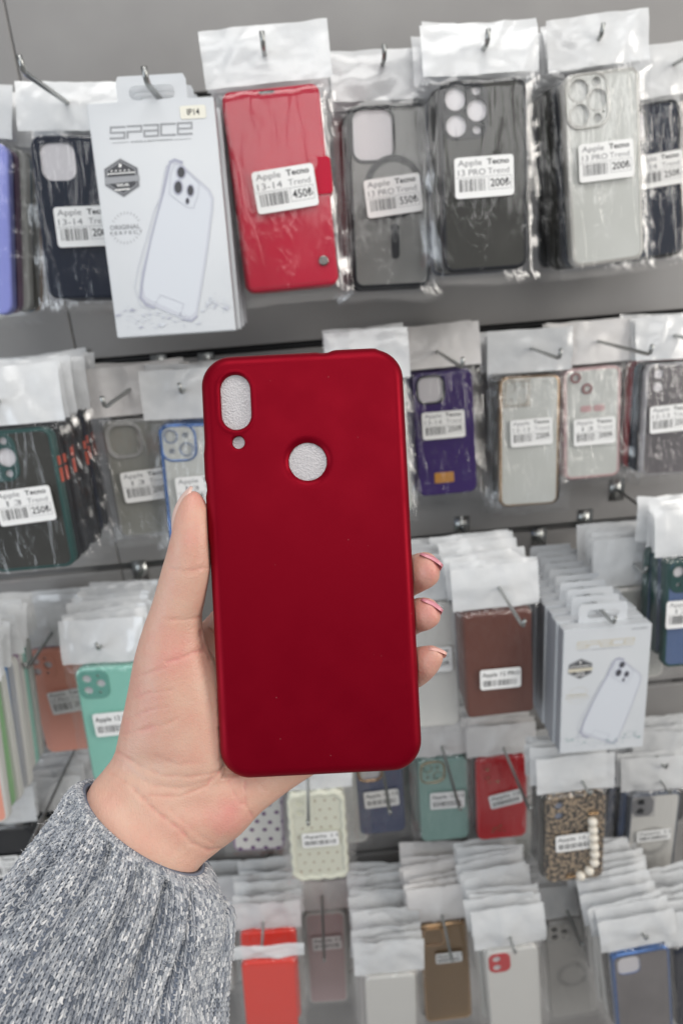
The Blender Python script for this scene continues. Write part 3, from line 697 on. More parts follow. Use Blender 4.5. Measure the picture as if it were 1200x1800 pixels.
# ------------------------------------------------------------ row 4
pack('black phone case at the left edge above the sleeve', (-60, 1462), (55, 1448), (75, 1600), (-25, 1620), .0745, black, black, lab=lb('11', '200₺', -.004, -.058, 2), stack=1, dmax=.15, hook=('hook slanting down to the sleeve at the left edge', (85, 1418), (22, 1500)))
pack('pale phone case sprinkled with plum flowers under the palm', (398, 1325), (492, 1315), (496, 1490), (416, 1500), .0735, white, B('rim_plum', (.3, .2, .32), .4), None, None, extra=ex_dots, stack=5, tau=3)
pack('cream wavy rimmed phone case with tiny hearts', (506, 1398), (602, 1392), (608, 1540), (520, 1545), .0735, cream, cream, 'duo_v', cream, extra=ex_hearts, lab=('', '', .003, -.072, .0042, 1, .050, .024, 'Apple 11'), stack=4, foam=cream, tau=3,
     hook=('hook in front of the cream heart case', (541, 1365), (536, 1450)))
pack('slate blue phone case under the red case', (622, 1335), (706, 1330), (712, 1462), (634, 1468), .0735, slate, slate, 'square', slate, outline=gold, lab=('', '', .001, -.070, .0042, 2, .052, .030, 'Apple 12-13'), stack=4, tau=2, hook=('hook in front of the slate blue case', (666, 1310), (680, 1432)))
pack('aqua phone case with gold camera frame right of the slate blue one', (734, 1338), (822, 1332), (826, 1474), (740, 1480), .0735, aqua, aqua, 'duo', aqua, outline=gold, lab=('', '', .004, -.070, .0042, -1, .052, .030, 'Apple 12-13'), stack=4, foam=aqua, tau=2, head=M_head2,
     hook=('long thin hook in front of the aqua case', (776, 1312), (792, 1428)))
pack('bright red phone case leaning beside the aqua case', (838, 1345), (925, 1322), (920, 1466), (845, 1482), .0735, redb, redb, 'duo_v', redb, lab=('', '', .004, -.068, .0042, 10, .048, .024, 'Apple 12'), extra=ex_gems, stack=4, cols=[black, black, navy], foam=redb, tau=2,
     hook=('long hook in front of the bright red case', (884, 1314), (918, 1428)), head=M_head2)
leo = mat('leopard', (.36, .27, .18), .5, mix=((.022, .018, .016), 210, .47, .52), bump=(420, .5, .001))
pack('leopard patterned phone case with pearl strap', (962, 1386), (1064, 1412), (1060, 1556), (958, 1540), .0745, leo, leo, 'duo_v', leo, lab=('', '', -.001, -.068, .0042, 2, .052, .026, 'Apple 12-13'), extra=ex_pearls, stack=4, cols=[smoke, black], tau=2,
     foam=B('foam_blue', (.22, .25, .33), .3), hook=('hook at the header of the leopard case', (1022, 1372), (1032, 1398)), bagw=.098)
pack('white phone case with crystal camera frame at the lower right', (1108, 1402), (1198, 1388), (1178, 1534), (1098, 1546), .0735, white, B('rim_steel', (.12, .14, .18), .3, metal=.4), 'duo_v', B('ring_dark', (.2, .2, .21), .3), lab=('', '', .000, -.070, .0042, 2, .050, .020, 'Apple 11'), extra=ex_stone_ring, stack=6,
     cols=[denim, black, navy], foam=black, tau=2, hook=('hook over the white crystal case', (1160, 1372), (1178, 1392)))
pack('bag hanging high behind the white crystal case', (1125, 1352), (1215, 1340), (1200, 1440), (1115, 1450), .0745, black, navy, None, None, stack=3, hh=.050, hook=('upper hook behind the white crystal case', (1150, 1325), (1165, 1352)))
pack('white bag in front of the carton foot in the fourth row', (905, 1410), (990, 1400), (985, 1500), (905, 1510), .0735, clearw, white, None, None, stack=5, hh=.062)

pack('dark phone case hanging in the gap between salmon case and sleeve', (36, 1442), (128, 1426), (150, 1570), (62, 1586), .0745, clearg, black, 'square', None, stack=4, hh=.052, tau=2, dmax=.13)
pack('grey clear phone case hanging between mint case and wrist', (120, 1420), (205, 1408), (225, 1560), (140, 1570), .0735, smoke2, smoke, None, None, stack=4, hh=.056, tau=2, dmax=.10)
pack('white topped bag left of the slate blue case', (596, 1352), (640, 1350), (646, 1480), (606, 1484), .0500, clearw, white, None, None, stack=3, hh=.050, tau=2, dmax=.07, bagw=.06)
pack('clear bag hanging right of the bright red case', (918, 1376), (985, 1370), (985, 1500), (920, 1506), .0650, smoke2, black, None, None, stack=3, hh=.056, tau=2, dmax=.08, bagw=.085)

# ------------------------------------------------------------ row 5
pack('coral red phone case peeping out above the lower coral one beside the cuff', (422, 1642), (520, 1636), (526, 1790), (440, 1798), .0735, orange, orange, None, None, stack=6, cols=[pinkc, white, orange, white], hh=.050, tau=2, dmax=.13, hook=('hook above the coral cases', (463, 1618), (458, 1668)))
pack('coral red phone case lowest of the two beside the cuff, under a narrow header', (424, 1694), (518, 1688), (524, 1850), (440, 1858), .0735, orange, orange, None, None, hh=.018, tau=2, dmin=.16)
pack('pinkish clear phone case at the bottom edge beside the coral one', (534, 1608), (606, 1602), (612, 1760), (544, 1765), .0700, pinkc, white, None, None, lab=('', '', .002, -.060, .0042, 2, .048, .028, 'Apple 11'), stack=5, hh=.050, tau=2, head=M_head2, hook=('long hook hanging over the pinkish case', (566, 1575), (560, 1690)))
pack('white topped bag at the front of a long stack, bottom centre', (640, 1722), (730, 1712), (730, 1850), (650, 1860), .0735, white, white, None, None, stack=10, spacing=.0135, hh=.060, tau=2)
pack('gold phone case with ribbed pattern at the bottom edge', (735, 1628), (822, 1622), (830, 1790), (748, 1798), .0735, goldb, gold, None, None, extra=lambda t, c, r, W, H: (ex_stripe(t, c, r, W, H), ex_gold_window(t, c, r, W, H)), stack=6, cols=[black, goldb, white], tau=2, head=M_head2,
     lab=('', '', .005, -.062, .0042, 0, .040, .020, 'Apple 11'), hh=.060, hook=('hook in front of the gold case', (776, 1606), (790, 1690)))
pack('white phone case with red framed camera at the bottom edge', (852, 1678), (945, 1662), (950, 1810), (866, 1820), .0735, white, white, 'duo_v', redb, stack=9, spacing=.0135, cols=[white, clearw, white], hh=.060, tau=2, hook=('short hook above the red framed camera', (895, 1645), (908, 1672)))
pack('silver phone case with dark triple lens frame at the bottom edge', (958, 1624), (1044, 1612), (1050, 1780), (968, 1788), .0735, silver, silver, 'trio_small', silver, extra=ex_stone_ring, stack=6, cols=[white, black, silver], foam=black, hh=.060, tau=2,
     hook=('hook in front of the silver case', (996, 1600), (1026, 1660)))
pack('phone case with icy blue rim under a puffed header, bottom right', (1074, 1682), (1176, 1664), (1180, 1820), (1090, 1830), .0745, clearr, blue, 'square', None, stack=9, spacing=.0135, cols=[white, black, white], tau=2, hook=('hook end poking through the puffed header', (1128, 1640), (1132, 1650)))
pack('dark phone case at the lower right corner', (1186, 1672), (1290, 1655), (1290, 1800), (1196, 1812), .0745, navy, navy, None, None, stack=6, tau=2)
pack('white bag low beside the cuff at the bottom', (335, 1600), (405, 1594), (412, 1740), (345, 1748), .0735, white, white, None, None, stack=5, hh=.055, tau=2)

for s in STATS: print('STAT', s)

# ------------------------------------------------------------ the red case in the hand
ZC = .262
RC = R_(2.9)
cr_, sr_ = math.cos(RC), math.sin(RC)
cx_ = Rt * cr_ + Up * sr_; cy_ = Up * cr_ - Rt * sr_; cz_ = -Fw
MC = Matrix((cx_, cy_, cz_)).transposed().to_4x4(); MC.translation = P(546.5, 992, ZC)
CW, CH, CT = .0786, .1644, .0090
hero_red = mat('soft_touch_red', (.21, .0004, .0095), .44, spec=.10, sheen=.0, bump=(2500, .05, .0002))
def red_shader(m):
    nt = m.node_tree; b = nt.nodes['Principled BSDF']
    b.inputs['Metallic'].default_value = .5; b.inputs['Coat Weight'].default_value = 0; b.inputs['Coat Roughness'].default_value = .45
    b.inputs['Sheen Tint'].default_value = (1, .4, .4, 1)
red_shader(hero_red)
nt = hero_red.node_tree; N = nt.nodes; L = nt.links
tc = N.new('ShaderNodeTexCoord'); nz = N.new('ShaderNodeTexNoise'); nz.inputs['Scale'].default_value = 60; nz.inputs['Detail'].default_value = 6
mr = N.new('ShaderNodeMapRange'); mr.inputs['From Min'].default_value = .35; mr.inputs['From Max'].default_value = .7; mr.inputs['To Min'].default_value = .39; mr.inputs['To Max'].default_value = .52
L.new(tc.outputs['Object'], nz.inputs['Vector']); L.new(nz.outputs['Fac'], mr.inputs['Value']); L.new(mr.outputs[0], N['Principled BSDF'].inputs['Roughness'])
vd = N.new('ShaderNodeTexVoronoi'); vd.inputs['Scale'].default_value = 130; vd.inputs['Randomness'].default_value = 1
ls = N.new('ShaderNodeMath'); ls.operation = 'LESS_THAN'; ls.inputs[1].default_value = .028
mc = N.new('ShaderNodeMix'); mc.data_type = 'RGBA'; mc.inputs['A'].default_value = (.21, .0004, .0095, 1); mc.inputs['B'].default_value = (.34, .09, .10, 1)
L.new(tc.outputs['Object'], vd.inputs['Vector']); L.new(vd.outputs['Distance'], ls.inputs[0]); L.new(ls.outputs[0], mc.inputs['Factor']); L.new(mc.outputs['Result'], N['Principled BSDF'].inputs['Base Color'])
def sm(a, b, x): t = max(0, min(1, (x - a) / (b - a))); return t * t * (3 - 2 * t)
def edge_mod(x, y, d):
    """button pads on the left, the thicker rim round the jack on the top edge"""
    k = max(0, 1 - d / .0025)
    if k and x < -CW / 2 + .006:
        pad = sm(.0475, .0462, y) * sm(.0325, .0338, y) + sm(.0300, .0288, y) * sm(.0090, .0105, y)
        x -= .0006 * pad * k
    if k and y > CH / 2 - .006: y += .0006 * sm(.0090, .0140, x) * sm(.0310, .0285, x) * k - .0004 * sm(.006, .008, x) * sm(.0125, .0105, x) * k
    return x, y
def crown(x, y): return -.00045 * (abs(x) / (CW / 2)) ** 4 - .0004 * (abs(y) / (CH / 2)) ** 8
def pill(cx, cy, r, hl, n=14):
    return [(cx + r * math.cos(math.pi * i / n), cy + hl + r * math.sin(math.pi * i / n)) for i in range(n + 1)] + [(cx - r * math.cos(math.pi * i / n), cy - hl - r * math.sin(math.pi * i / n)) for i in range(n + 1)]
m = MB()
rings = []
prof = [(.0016, -CT), (.0006, -CT + .0003), (0, -CT + .0012), (0, -.0058)]
for k in range(1, 15):
    a = math.pi / 2 * k / 14; prof.append((.0048 * (1 - math.cos(a)) ** 1.15, -.0058 + .0058 * math.sin(a) ** .92))
loops = []
for d, z in prof:
    lp = []
    for x, y in rrect(CW - 2 * d, CH - 2 * d, .0118 - d, 12): lp.append((x, y))
    q = []
    for a, b in zip(lp, lp[1:] + lp[:1]):
        L_ = math.hypot(a[0] - b[0], a[1] - b[1]); n = 60 if L_ > .08 else (36 if L_ > .02 else 1)
        for s in range(n): q.append((a[0] + (b[0] - a[0]) * s / n, a[1] + (b[1] - a[1]) * s / n))
    loops.append([(*edge_mod(x, y, d), z + (crown(x, y) if z > -.0055 else 0) * max(0, 1 + z / .0055)) for x, y in q])
m.loft(loops)
PILL = (-.0258, .0638); FL = (-.0255, .0482); FP = (.0007, .0395)
pf = [(.0024, 0), (.0020, .00006), (.0016, .00016), (.0012, .00020), (.0009, .00016), (.0006, 0), (.0003, -.0004), (0, -.0012), (0, -.0017)]
ff = [(.0030, 0), (.0022, -.00008), (.0015, -.00028), (.0009, -.0006), (.0004, -.0010), (0, -.0014), (0, -.0017)]
lf = [(.0010, 0), (.0005, -.0001), (.00015, -.0004), (0, -.0008), (0, -.0017)]
hl = []
for prf, fn in ((pf, lambda o: pill(PILL[0], PILL[1], .0057 + o, .0049)), (ff, lambda o: circ(FP[0], FP[1], .0073 + o, 48)), (lf, lambda o: circ(FL[0], FL[1], .0024 + o, 24))):
    lps = [[(x, y, z + crown(x, y)) for x, y in fn(o)] for o, z in prf]
    if prf is lf: pass
    m.loft(lps); hl.append([(p[0], p[1]) for p in lps[0]])
outer = [(p[0], p[1]) for p in loops[-1]]
# the flash hole sits so close to the lip that their rings would cross: keep the lip's ring away
ext = []
for i in range(-16, 17):
    for j in range(-35, 36):
        x, y = i * .0022, j * .0022
        if inside((x, y), [(q[0] * .985, q[1] * .99) for q in outer]) and not any(inside((x, y), h) for h in hl): ext.append((x, y))
V, F = cap(outer, hl, ext); m.add([(x, y, crown(x, y)) for x, y in V], F)
# inner side
V, F = cap([(p[0], p[1]) for p in [(x, y) for x, y in rrect(CW - .004, CH - .004, .0098, 8)]], [pill(PILL[0], PILL[1], .0057, .0049), circ(FP[0], FP[1], .0073, 48), circ(FL[0], FL[1], .0024, 24)])
m.add([(x, y, -.0017) for x, y in V], [f[::-1] for f in F])
m.loft([[(x, y, z) for x, y in rrect(CW - 2 * d, CH - 2 * d, .0118 - d, 8)] for d, z in ((.0016, -CT), (.0030, -CT), (.0030, -CT + .002), (.0020, -CT + .004), (.0020, -.0017))])
hero = empty('phone_case', MC, 'matte deep red phone case held upright by the hand in front of the wall', 'phone case')
sh = m.build('case_shell', hero_red, hero)
bm = bmesh.new(); bm.from_mesh(sh.data); bmesh.ops.remove_doubles(bm, verts=bm.verts, dist=2e-6); bmesh.ops.recalc_face_normals(bm, faces=bm.faces); bm.to_mesh(sh.data); bm.free()
foam = mat('foam_white', (.52, .50, .51), .35, spec=.6)
nt = foam.node_tree; N = nt.nodes; L = nt.links
vo = N.new('ShaderNodeTexVoronoi'); vo.inputs['Scale'].default_value = 1300; tc = N.new('ShaderNodeTexCoord')
nz = N.new('ShaderNodeTexNoise'); nz.inputs['Scale'].default_value = 650; nz.inputs['Detail'].default_value = 5
ad = N.new('ShaderNodeMath'); ad.operation = 'ADD'; bp = N.new('ShaderNodeBump'); bp.inputs['Strength'].default_value = .5; bp.inputs['Distance'].default_value = .0006
L.new(tc.outputs['Object'], vo.inputs['Vector']); L.new(tc.outputs['Object'], nz.inputs['Vector']); L.new(vo.outputs['Distance'], ad.inputs[0]); L.new(nz.outputs['Fac'], ad.inputs[1]); L.new(ad.outputs[0], bp.inputs['Height']); L.new(bp.outputs[0], N['Principled BSDF'].inputs['Normal'])
m = MB(); o_ = rrect(CW - .0050, CH - .0050, .009, 6)
m.loft([[(x, y, -.0040) for x, y in o_], [(x, y, -.0019) for x, y in o_]], caps=True)
fs = m.build('foam_sheet', foam, None, smooth=False, M=MC.copy()); tag(fs, 'white packing foam showing through the three holes of the red case', 'foam sheet')

# ------------------------------------------------------------ the hand
def cv(px, py, z): return np.array([(px - 600) / FPX * z, -(py - 900) / FPX * z, -z])     # point seen at that pixel, metres, camera axes used only to write the numbers down
def ell(mb, c, a, b, n=28):
    mb.append([c + a * math.cos(2 * math.pi * k / n) + b * math.sin(2 * math.pi * k / n) for k in range(n)])
def loft_np(m, loops):
    n = len(loops[0]); a = sum(loops[0]) / n; b = sum(loops[-1]) / n
    m.loft([[tuple(p) for p in lp] for lp in loops])
    o = len(m.v); m.v += [tuple(a), tuple(b)]
    s = o - n * len(loops)
    for j in range(n): m.f.append((s + (j + 1) % n, s + j, o)); m.m.append(0); e = s + (len(loops) - 1) * n; m.f.append((e + j, e + (j + 1) % n, o + 1)); m.m.append(0)
def cat(st, k=5):
    """Catmull-Rom through station rows"""
    st = np.array(st, float); out = []
    for i in range(len(st) - 1):
        p0 = st[max(i - 1, 0)]; p1 = st[i]; p2 = st[i + 1]; p3 = st[min(i + 2, len(st) - 1)]
        for t in np.linspace(0, 1, k, endpoint=False): out.append(.5 * (2 * p1 + (p2 - p0) * t + (2 * p0 - 5 * p1 + 4 * p2 - p3) * t * t + (3 * p1 - p0 - 3 * p2 + p3) * t ** 3))
    out.append(st[-1]); return out
def loftLR(m, st, k=5):
    loops = []
    for lx, ly, lz, rx, ry, rz, t in cat(st, k):
        a = cv(lx, ly, lz); b = cv(rx, ry, rz); c = (a + b) / 2; h = (b - a) / 2
        dz = np.array([0, 0, 1.0]); dz = dz - h * (dz @ h) / (h @ h); dz /= np.linalg.norm(dz)
        ell(loops, c, h, dz * max(t, .0005) / 2)
    loft_np(m, loops)
H_ = MB()
# thumb and thenar: left px, right px, depths, thickness
loftLR(H_, [
    (338, 862, .2665, 343, 862, .2665, .002),
    (326, 871, .2665, 352, 869, .2655, .0075),
    (316, 889, .2670, 361, 885, .2650, .0110),
    (310, 912, .2675, 366, 908, .2640, .0132),
    (307, 936, .2680, 369, 932, .2635, .0145),
    (299, 966, .2685, 369, 968, .2635, .0155),
    (287, 1004, .2695, 366, 1010, .2640, .0160),
    (272, 1056, .2710, 358, 1056, .2660, .0170),
    (256, 1100, .2730, 353, 1092, .2690, .0200),
    (241, 1150, .2750, 366, 1145, .2730, .0250),
    (229, 1208, .2770, 398, 1195, .2780, .0300),
    (215, 1268, .2780, 430, 1255, .2800, .0330),
    (204, 1316, .2785, 452, 1320, .2810, .0340),
    (192, 1345, .2790, 440, 1390, .2820, .0330)], 5)
# palm: forearm - wrist - heel - palm behind the case
loftLR(H_, [
    (105, 1560, .275, 285, 1680, .275, .022),
    (125, 1470, .270, 320, 1590, .268, .030),
    (158, 1385, .272, 350, 1527, .270, .033),
    (183, 1352, .276, 386, 1492, .274, .032),
    (203, 1322, .279, 452, 1430, .279, .033),
    (222, 1260, .283, 512, 1386, .285, .033),
    (255, 1200, .287, 566, 1352, .291, .030),
    (310, 1140, .290, 625, 1320, .294, .027),
    (350, 1098, .292, 670, 1270, .296, .023),
    (385, 1060, .295, 690, 1210, .298, .016)], 5)
def cap_chain(m, pts, up=(0, 1, 0)):
    """pts: px, py, z, radius across, radius other"""
    rows = cat(pts, 6); loops = []; P_ = [cv(r[0], r[1], r[2]) for r in rows]
    for i, r in enumerate(rows):
        d = P_[min(i + 1, len(rows) - 1)] - P_[max(i - 1, 0)]; d /= np.linalg.norm(d)
        u = np.array(up, float); u -= d * (u @ d); u /= np.linalg.norm(u); w = np.cross(d, u)
        ell(loops, P_[i], u * r[3], w * r[4], 20)
    loft_np(m, loops)
# index: behind the case, only its root shows left of it
cap_chain(H_, [(395, 1120, .290, .009, .009), (430, 1070, .292, .009, .009), (500, 980, .293, .0085, .0085), (560, 900, .292, .008, .008), (590, 860, .290, .006, .006), (597, 850, .289, .002, .002)], (1, 1, 0))
# middle, ring, little finger: across the back of the phone space, curled round the right edge
for (kx, ky, ch) in (
    (560, 1120, [(660, 1062, .291, .0088, .008), (704, 1024, .285, .0080, .0072), (728, 1010, .2765, .0078, .0064), (744, 1003, .2710, .0075, .0058), (756, 999, .2680, .0066, .0050), (764, 997, .2665, .0050, .0038), (768.5, 996, .2660, .0020, .0016)]),
    (585, 1180, [(665, 1130, .291, .0084, .0078), (706, 1096, .285, .0074, .0068), (730, 1083, .2765, .0069, .0060), (745, 1079, .2710, .0067, .0056), (757, 1076, .2685, .0058, .0048), (765, 1074, .2670, .0044, .0036), (769, 1073, .2665, .0018, .0015)]),
    (600, 1240, [(670, 1215, .291, .0080, .0074), (708, 1190, .285, .0072, .0066), (730, 1174, .2770, .0076, .0060), (747, 1163, .2715, .0066, .0054), (760, 1154, .2690, .0050, .0045), (769, 1148, .2675, .0034, .0032), (775, 1144, .2670, .0014, .0013)])):
    cap_chain(H_, [(kx, ky, .292, .0090, .0085)] + ch)
tmp = H_.build('tmp', foam); me0 = tmp.data
bm = bmesh.new(); bm.from_mesh(me0); bmesh.ops.recalc_face_normals(bm, faces=bm.faces); bm.to_mesh(me0); bm.free()
md = tmp.modifiers.new('r', 'REMESH'); md.mode = 'VOXEL'; md.voxel_size = .00072
ms = tmp.modifiers.new('s', 'SMOOTH'); ms.factor = .5; ms.iterations = 14
dg = bpy.context.evaluated_depsgraph_get(); hm = bpy.data.meshes.new_from_object(tmp.evaluated_get(dg)); bpy.data.objects.remove(tmp)
n = len(hm.vertices); co_ = np.empty(n * 3); hm.vertices.foreach_get('co', co_); co_ = co_.reshape(-1, 3)
nr = np.empty(n * 3); hm.vertices.foreach_get('normal', nr); nr = nr.reshape(-1, 3)
px = 600 + FPX * co_[:, 0] / -co_[:, 2]; py = 900 - FPX * co_[:, 1] / -co_[:, 2]
def seg_dist(px, py, a, b):
    ax, ay = a; bx, by = b; t = np.clip(((px - ax) * (bx - ax) + (py - ay) * (by - ay)) / ((bx - ax) ** 2 + (by - ay) ** 2), 0, 1)
    return np.hypot(px - ax - t * (bx - ax), py - ay - t * (by - ay))
CREASES = [
    ([(298, 999), (316, 1003), (340, 1003), (368, 997)], .00050, 3.0), ([(305, 1008), (330, 1010), (350, 1009)], .0002, 2.5), ([(292, 1089), (321, 1090), (352, 1085)], .00045, 3),
    ([(364, 1150), (350, 1144), (337, 1147), (317, 1157), (296, 1163)], .0007, 3.2), ([(352, 1110), (358, 1135), (370, 1160)], .0007, 3), ([(239, 1190), (274, 1179), (300, 1169)], .00040, 2.6),
    ([(232, 1229), (267, 1217), (300, 1211)], .00035, 2.6), ([(224, 1264), (263, 1249), (296, 1240)], .00040, 2.6), ([(216, 1292), (251, 1282), (292, 1270), (312, 1262)], .00045, 2.6),
    ([(252, 1286), (280, 1279), (300, 1270)], .00035, 3.5), ([(206, 1322), (247, 1352), (286, 1365), (337, 1366), (384, 1357)], .0006, 3.4), ([(222, 1352), (270, 1382), (320, 1386), (372, 1370)], .0004, 2.8),
    ([(262, 1398), (313, 1401), (364, 1381), (388, 1357)], .0006, 3), ([(372, 1362), (366, 1382), (356, 1398)], .0004, 2.6), ([(430, 1372), (430, 1412), (441, 1432)], .0007, 3),
    ([(236, 1390), (278, 1431), (317, 1459), (337, 1482), (368, 1495), (386, 1489)], .0007, 3.4), ([(300, 1425), (330, 1450), (352, 1470), (372, 1480)], .00035, 2.8), ([(402, 1372), (410, 1395), (424, 1412)], .0004, 2.6),
    ([(196, 1360), (236, 1385), (262, 1408)], .0004, 3), ([(446, 1368), (462, 1385), (476, 1392)], .0003, 2.6), ([(270, 1330), (310, 1345), (350, 1340)], .0003, 3),
    ([(736, 1015), (748, 1020), (758, 1018)], .0001, 3)]
front = nr[:, 2] > .1
disp = np.zeros(n); crease_shade = np.zeros(n)
for pts, dep, wd_ in CREASES:
    d = np.full(n, 1e9); tt = np.zeros(n); tot = len(pts) - 1
    for i, (a, b) in enumerate(zip(pts[:-1], pts[1:])): d = np.minimum(d, seg_dist(px, py, a, b))
    d = d + 1.2 * np.sin(py * .21 + px * .17)
    disp -= .55 * dep * np.exp(-(d / (wd_ * .9)) ** 2) - .06 * dep * np.exp(-((np.abs(d) - 3 * wd_) / (2 * wd_)) ** 2); crease_shade += dep * 1600 * np.exp(-(d / (wd_ * .55)) ** 2)
disp = np.where(front, disp, 0)
# broad forms of the palm: thenar mound, hollow at the wrist
def blob(x, y, sx, sy, a): return a * np.exp(-((px - x) / sx) ** 2 - ((py - y) / sy) ** 2)
broad = blob(300, 1215, 60, 70, .0016) + blob(262, 1345, 45, 22, -.0014) + blob(410, 1450, 45, 40, .0018) + blob(345, 1420, 60, 22, -.0010) + blob(330, 950, 30, 40, .0006) + blob(455, 1395, 30, 22, .0008)
disp += np.where(front, broad, 0)
co_ += nr * disp[:, None]
# press the skin against the case: nothing may enter its volume
Minv = np.array((CAM.inverted() @ MC)); Rm = Minv[:3, :3]; T0 = Minv[:3, 3]
loc = (co_ - T0) @ Rm
hx, hy = CW / 2 + .0002, CH / 2 + .0002
ins = (np.abs(loc[:, 0]) < hx) & (np.abs(loc[:, 1]) < hy) & (loc[:, 2] > -CT - .0004)
dl = np.where(ins, loc[:, 0] + hx, 9); dr = np.where(ins, hx - loc[:, 0], 9); db = np.where(ins, loc[:, 1] + hy, 9); dk = np.where(ins, loc[:, 2] + CT + .0004, 9)
top_free = loc[:, 2] > -.0006
for i in np.nonzero(ins)[0]:
    q = min(dl[i], dr[i] * .6, db[i] * 1.5, dk[i])
    if loc[i, 2] > 0.0004 and (dl[i] < .0025 or dr[i] < .0035): loc[i, 2] = max(loc[i, 2], .0004 - .0); continue
    if q == dl[i] and py[i] < 1180: loc[i, 0] = -hx
    elif q == dr[i] * .6: loc[i, 0] = hx
    elif q == db[i] * 1.5 and dk[i] > .004: loc[i, 2] = -CT - .0004
    else: loc[i, 2] = -CT - .0004
co_ = loc @ Rm.T + T0
# to world, stored about the wrist
WR = np.array(CAM)[:3, :3]; worg = np.array(P(255, 1450, .27)); cw = co_ @ WR.T + np.array(C0) - worg
hm.vertices.foreach_set('co', cw.ravel()); hm.polygons.foreach_set('use_smooth', [True] * len(hm.polygons)); hm.update()
# skin redness on pads and heel, plus crease shade painted as darker lines
red_shade = np.clip(blob(338, 900, 40, 60, .5) + blob(300, 1160, 45, 30, .7) + blob(275, 1250, 50, 40, .35) + blob(395, 1430, 45, 35, .7) + blob(755, 1005, 30, 30, .9) + blob(758, 1080, 30, 30, .9) + blob(762, 1165, 34, 40, .9) + blob(262, 1355, 50, 25, -.5) + .5 * crease_shade * front, -.6, 1.2)
at = hm.attributes.new('flush_shade', 'FLOAT', 'POINT'); at.data.foreach_set('value', red_shade)
skin = mat('skin', (.62, .36, .265), .42, spec=.45, sss=.22)
nt = skin.node_tree; N = nt.nodes; L = nt.links; b = N['Principled BSDF']; tc = N.new('ShaderNodeTexCoord')
at_ = N.new('ShaderNodeAttribute'); at_.attribute_name = 'flush_shade'
n1 = N.new('ShaderNodeTexNoise'); n1.inputs['Scale'].default_value = 90; n1.inputs['Detail'].default_value = 5
ma = N.new('ShaderNodeMath'); ma.operation = 'MULTIPLY_ADD'; ma.inputs[1].default_value = .55; ma.inputs[2].default_value = .0
sb = N.new('ShaderNodeMath'); sb.operation = 'MULTIPLY_ADD'; sb.inputs[1].default_value = 1.1; sb.inputs[2].default_value = -.35
L.new(n1.outputs['Fac'], sb.inputs[0]); L.new(at_.outputs['Fac'], ma.inputs[0]); L.new(sb.outputs[0], ma.inputs[2])
cr = N.new('ShaderNodeValToRGB'); e = cr.color_ramp.elements; e[0].position = 0; e[0].color = (.66, .425, .325, 1); e[1].position = .9; e[1].color = (.65, .27, .235, 1)
x_ = cr.color_ramp.elements.new(.35); x_.color = (.65, .365, .28, 1)
L.new(tc.outputs['Object'], n1.inputs['Vector']); L.new(ma.outputs[0], cr.inputs[0]); L.new(cr.outputs[0], b.inputs['Base Color'])
v1 = N.new('ShaderNodeTexVoronoi'); v1.inputs['Scale'].default_value = 900; v1.feature = 'DISTANCE_TO_EDGE'
mp = N.new('ShaderNodeMapping'); mp.inputs['Rotation'].default_value = (0, .3, .9); mp.inputs['Scale'].default_value = (1, .35, 1); n2 = N.new('ShaderNodeTexNoise'); n2.inputs['Scale'].default_value = 700; n2.inputs['Detail'].default_value = 4
L.new(tc.outputs['Object'], mp.inputs[0]); L.new(mp.outputs[0], v1.inputs['Vector']); L.new(mp.outputs[0], n2.inputs['Vector'])
sm_ = N.new('ShaderNodeMath'); sm_.operation = 'MULTIPLY_ADD'; sm_.inputs[1].default_value = .8; L.new(v1.outputs['Distance'], sm_.inputs[0]); L.new(n2.outputs['Fac'], sm_.inputs[2])
bp = N.new('ShaderNodeBump'); bp.inputs['Strength'].default_value = .36; bp.inputs['Distance'].default_value = .0005; L.new(sm_.outputs[0], bp.inputs['Height']); L.new(bp.outputs[0], b.inputs['Normal'])
hm.materials.clear(); hm.materials.append(skin)
hand = bpy.data.objects.new('person', hm); COL.objects.link(hand); hand.location = Vector(worg)
tag(hand, 'hand in a grey marled knit sleeve gripping the red case with thumb and fingertips', 'person')
def to_local(p): return tuple(WR @ p + np.array(C0) - worg)
nail_m = mat('nail_pink', (.66, .26, .31), .38, coat=.15); nail_t = mat('nail_pale', (.74, .52, .45), .38, coat=.15)
def nail(c, n_dir, l_dir, rx, ly, curv, material, tip=.25, name='fingernail'):
    """curved plate: c centre, n outward, l towards the tip"""
    c = np.array(c); nd = np.array(n_dir, float); nd /= np.linalg.norm(nd); ld = np.array(l_dir, float); ld -= nd * (ld @ nd); ld /= np.linalg.norm(ld); sd = np.cross(ld, nd)
    m = MB(); nu, nv = 12, 12; top = []; bot = []
    for j in range(nv + 1):
        v = j / nv * 2 - 1
        for i in range(nu + 1):
            u = i / nu * 2 - 1; w = rx * (math.sqrt(max(0, 1 - (abs(v) ** 3.2) * .85)))
            a = u * w / curv; p = c + sd * curv * math.sin(a) + nd * (curv * math.cos(a) - curv) + ld * ly * v - nd * .26 * ly * v * v
            top.append(to_local(p + nd * .0004)); bot.append(to_local(p - nd * .0006))
    k = nu + 1; f = [(j * k + i, j * k + i + 1, (j + 1) * k + i + 1, (j + 1) * k + i) for j in range(nv) for i in range(nu)]
    o = len(top); m.add(top + bot, f + [tuple(q + o for q in g[::-1]) for g in f])
    rim = [i for i in range(k)] + [j * k + nu for j in range(1, nv + 1)] + [nv * k + i for i in range(nu - 1, -1, -1)] + [j * k for j in range(nv - 1, 0, -1)]
    m.add(top + bot, [(rim[i], rim[(i + 1) % len(rim)], rim[(i + 1) % len(rim)] + o, rim[i] + o) for i in range(len(rim))])
    return m.build(name, material, hand)
nail(cv(308.5, 893, .2668), (-.90, .34, .22), (.40, 1, .05), .0050, .0100, .0060, nail_t)
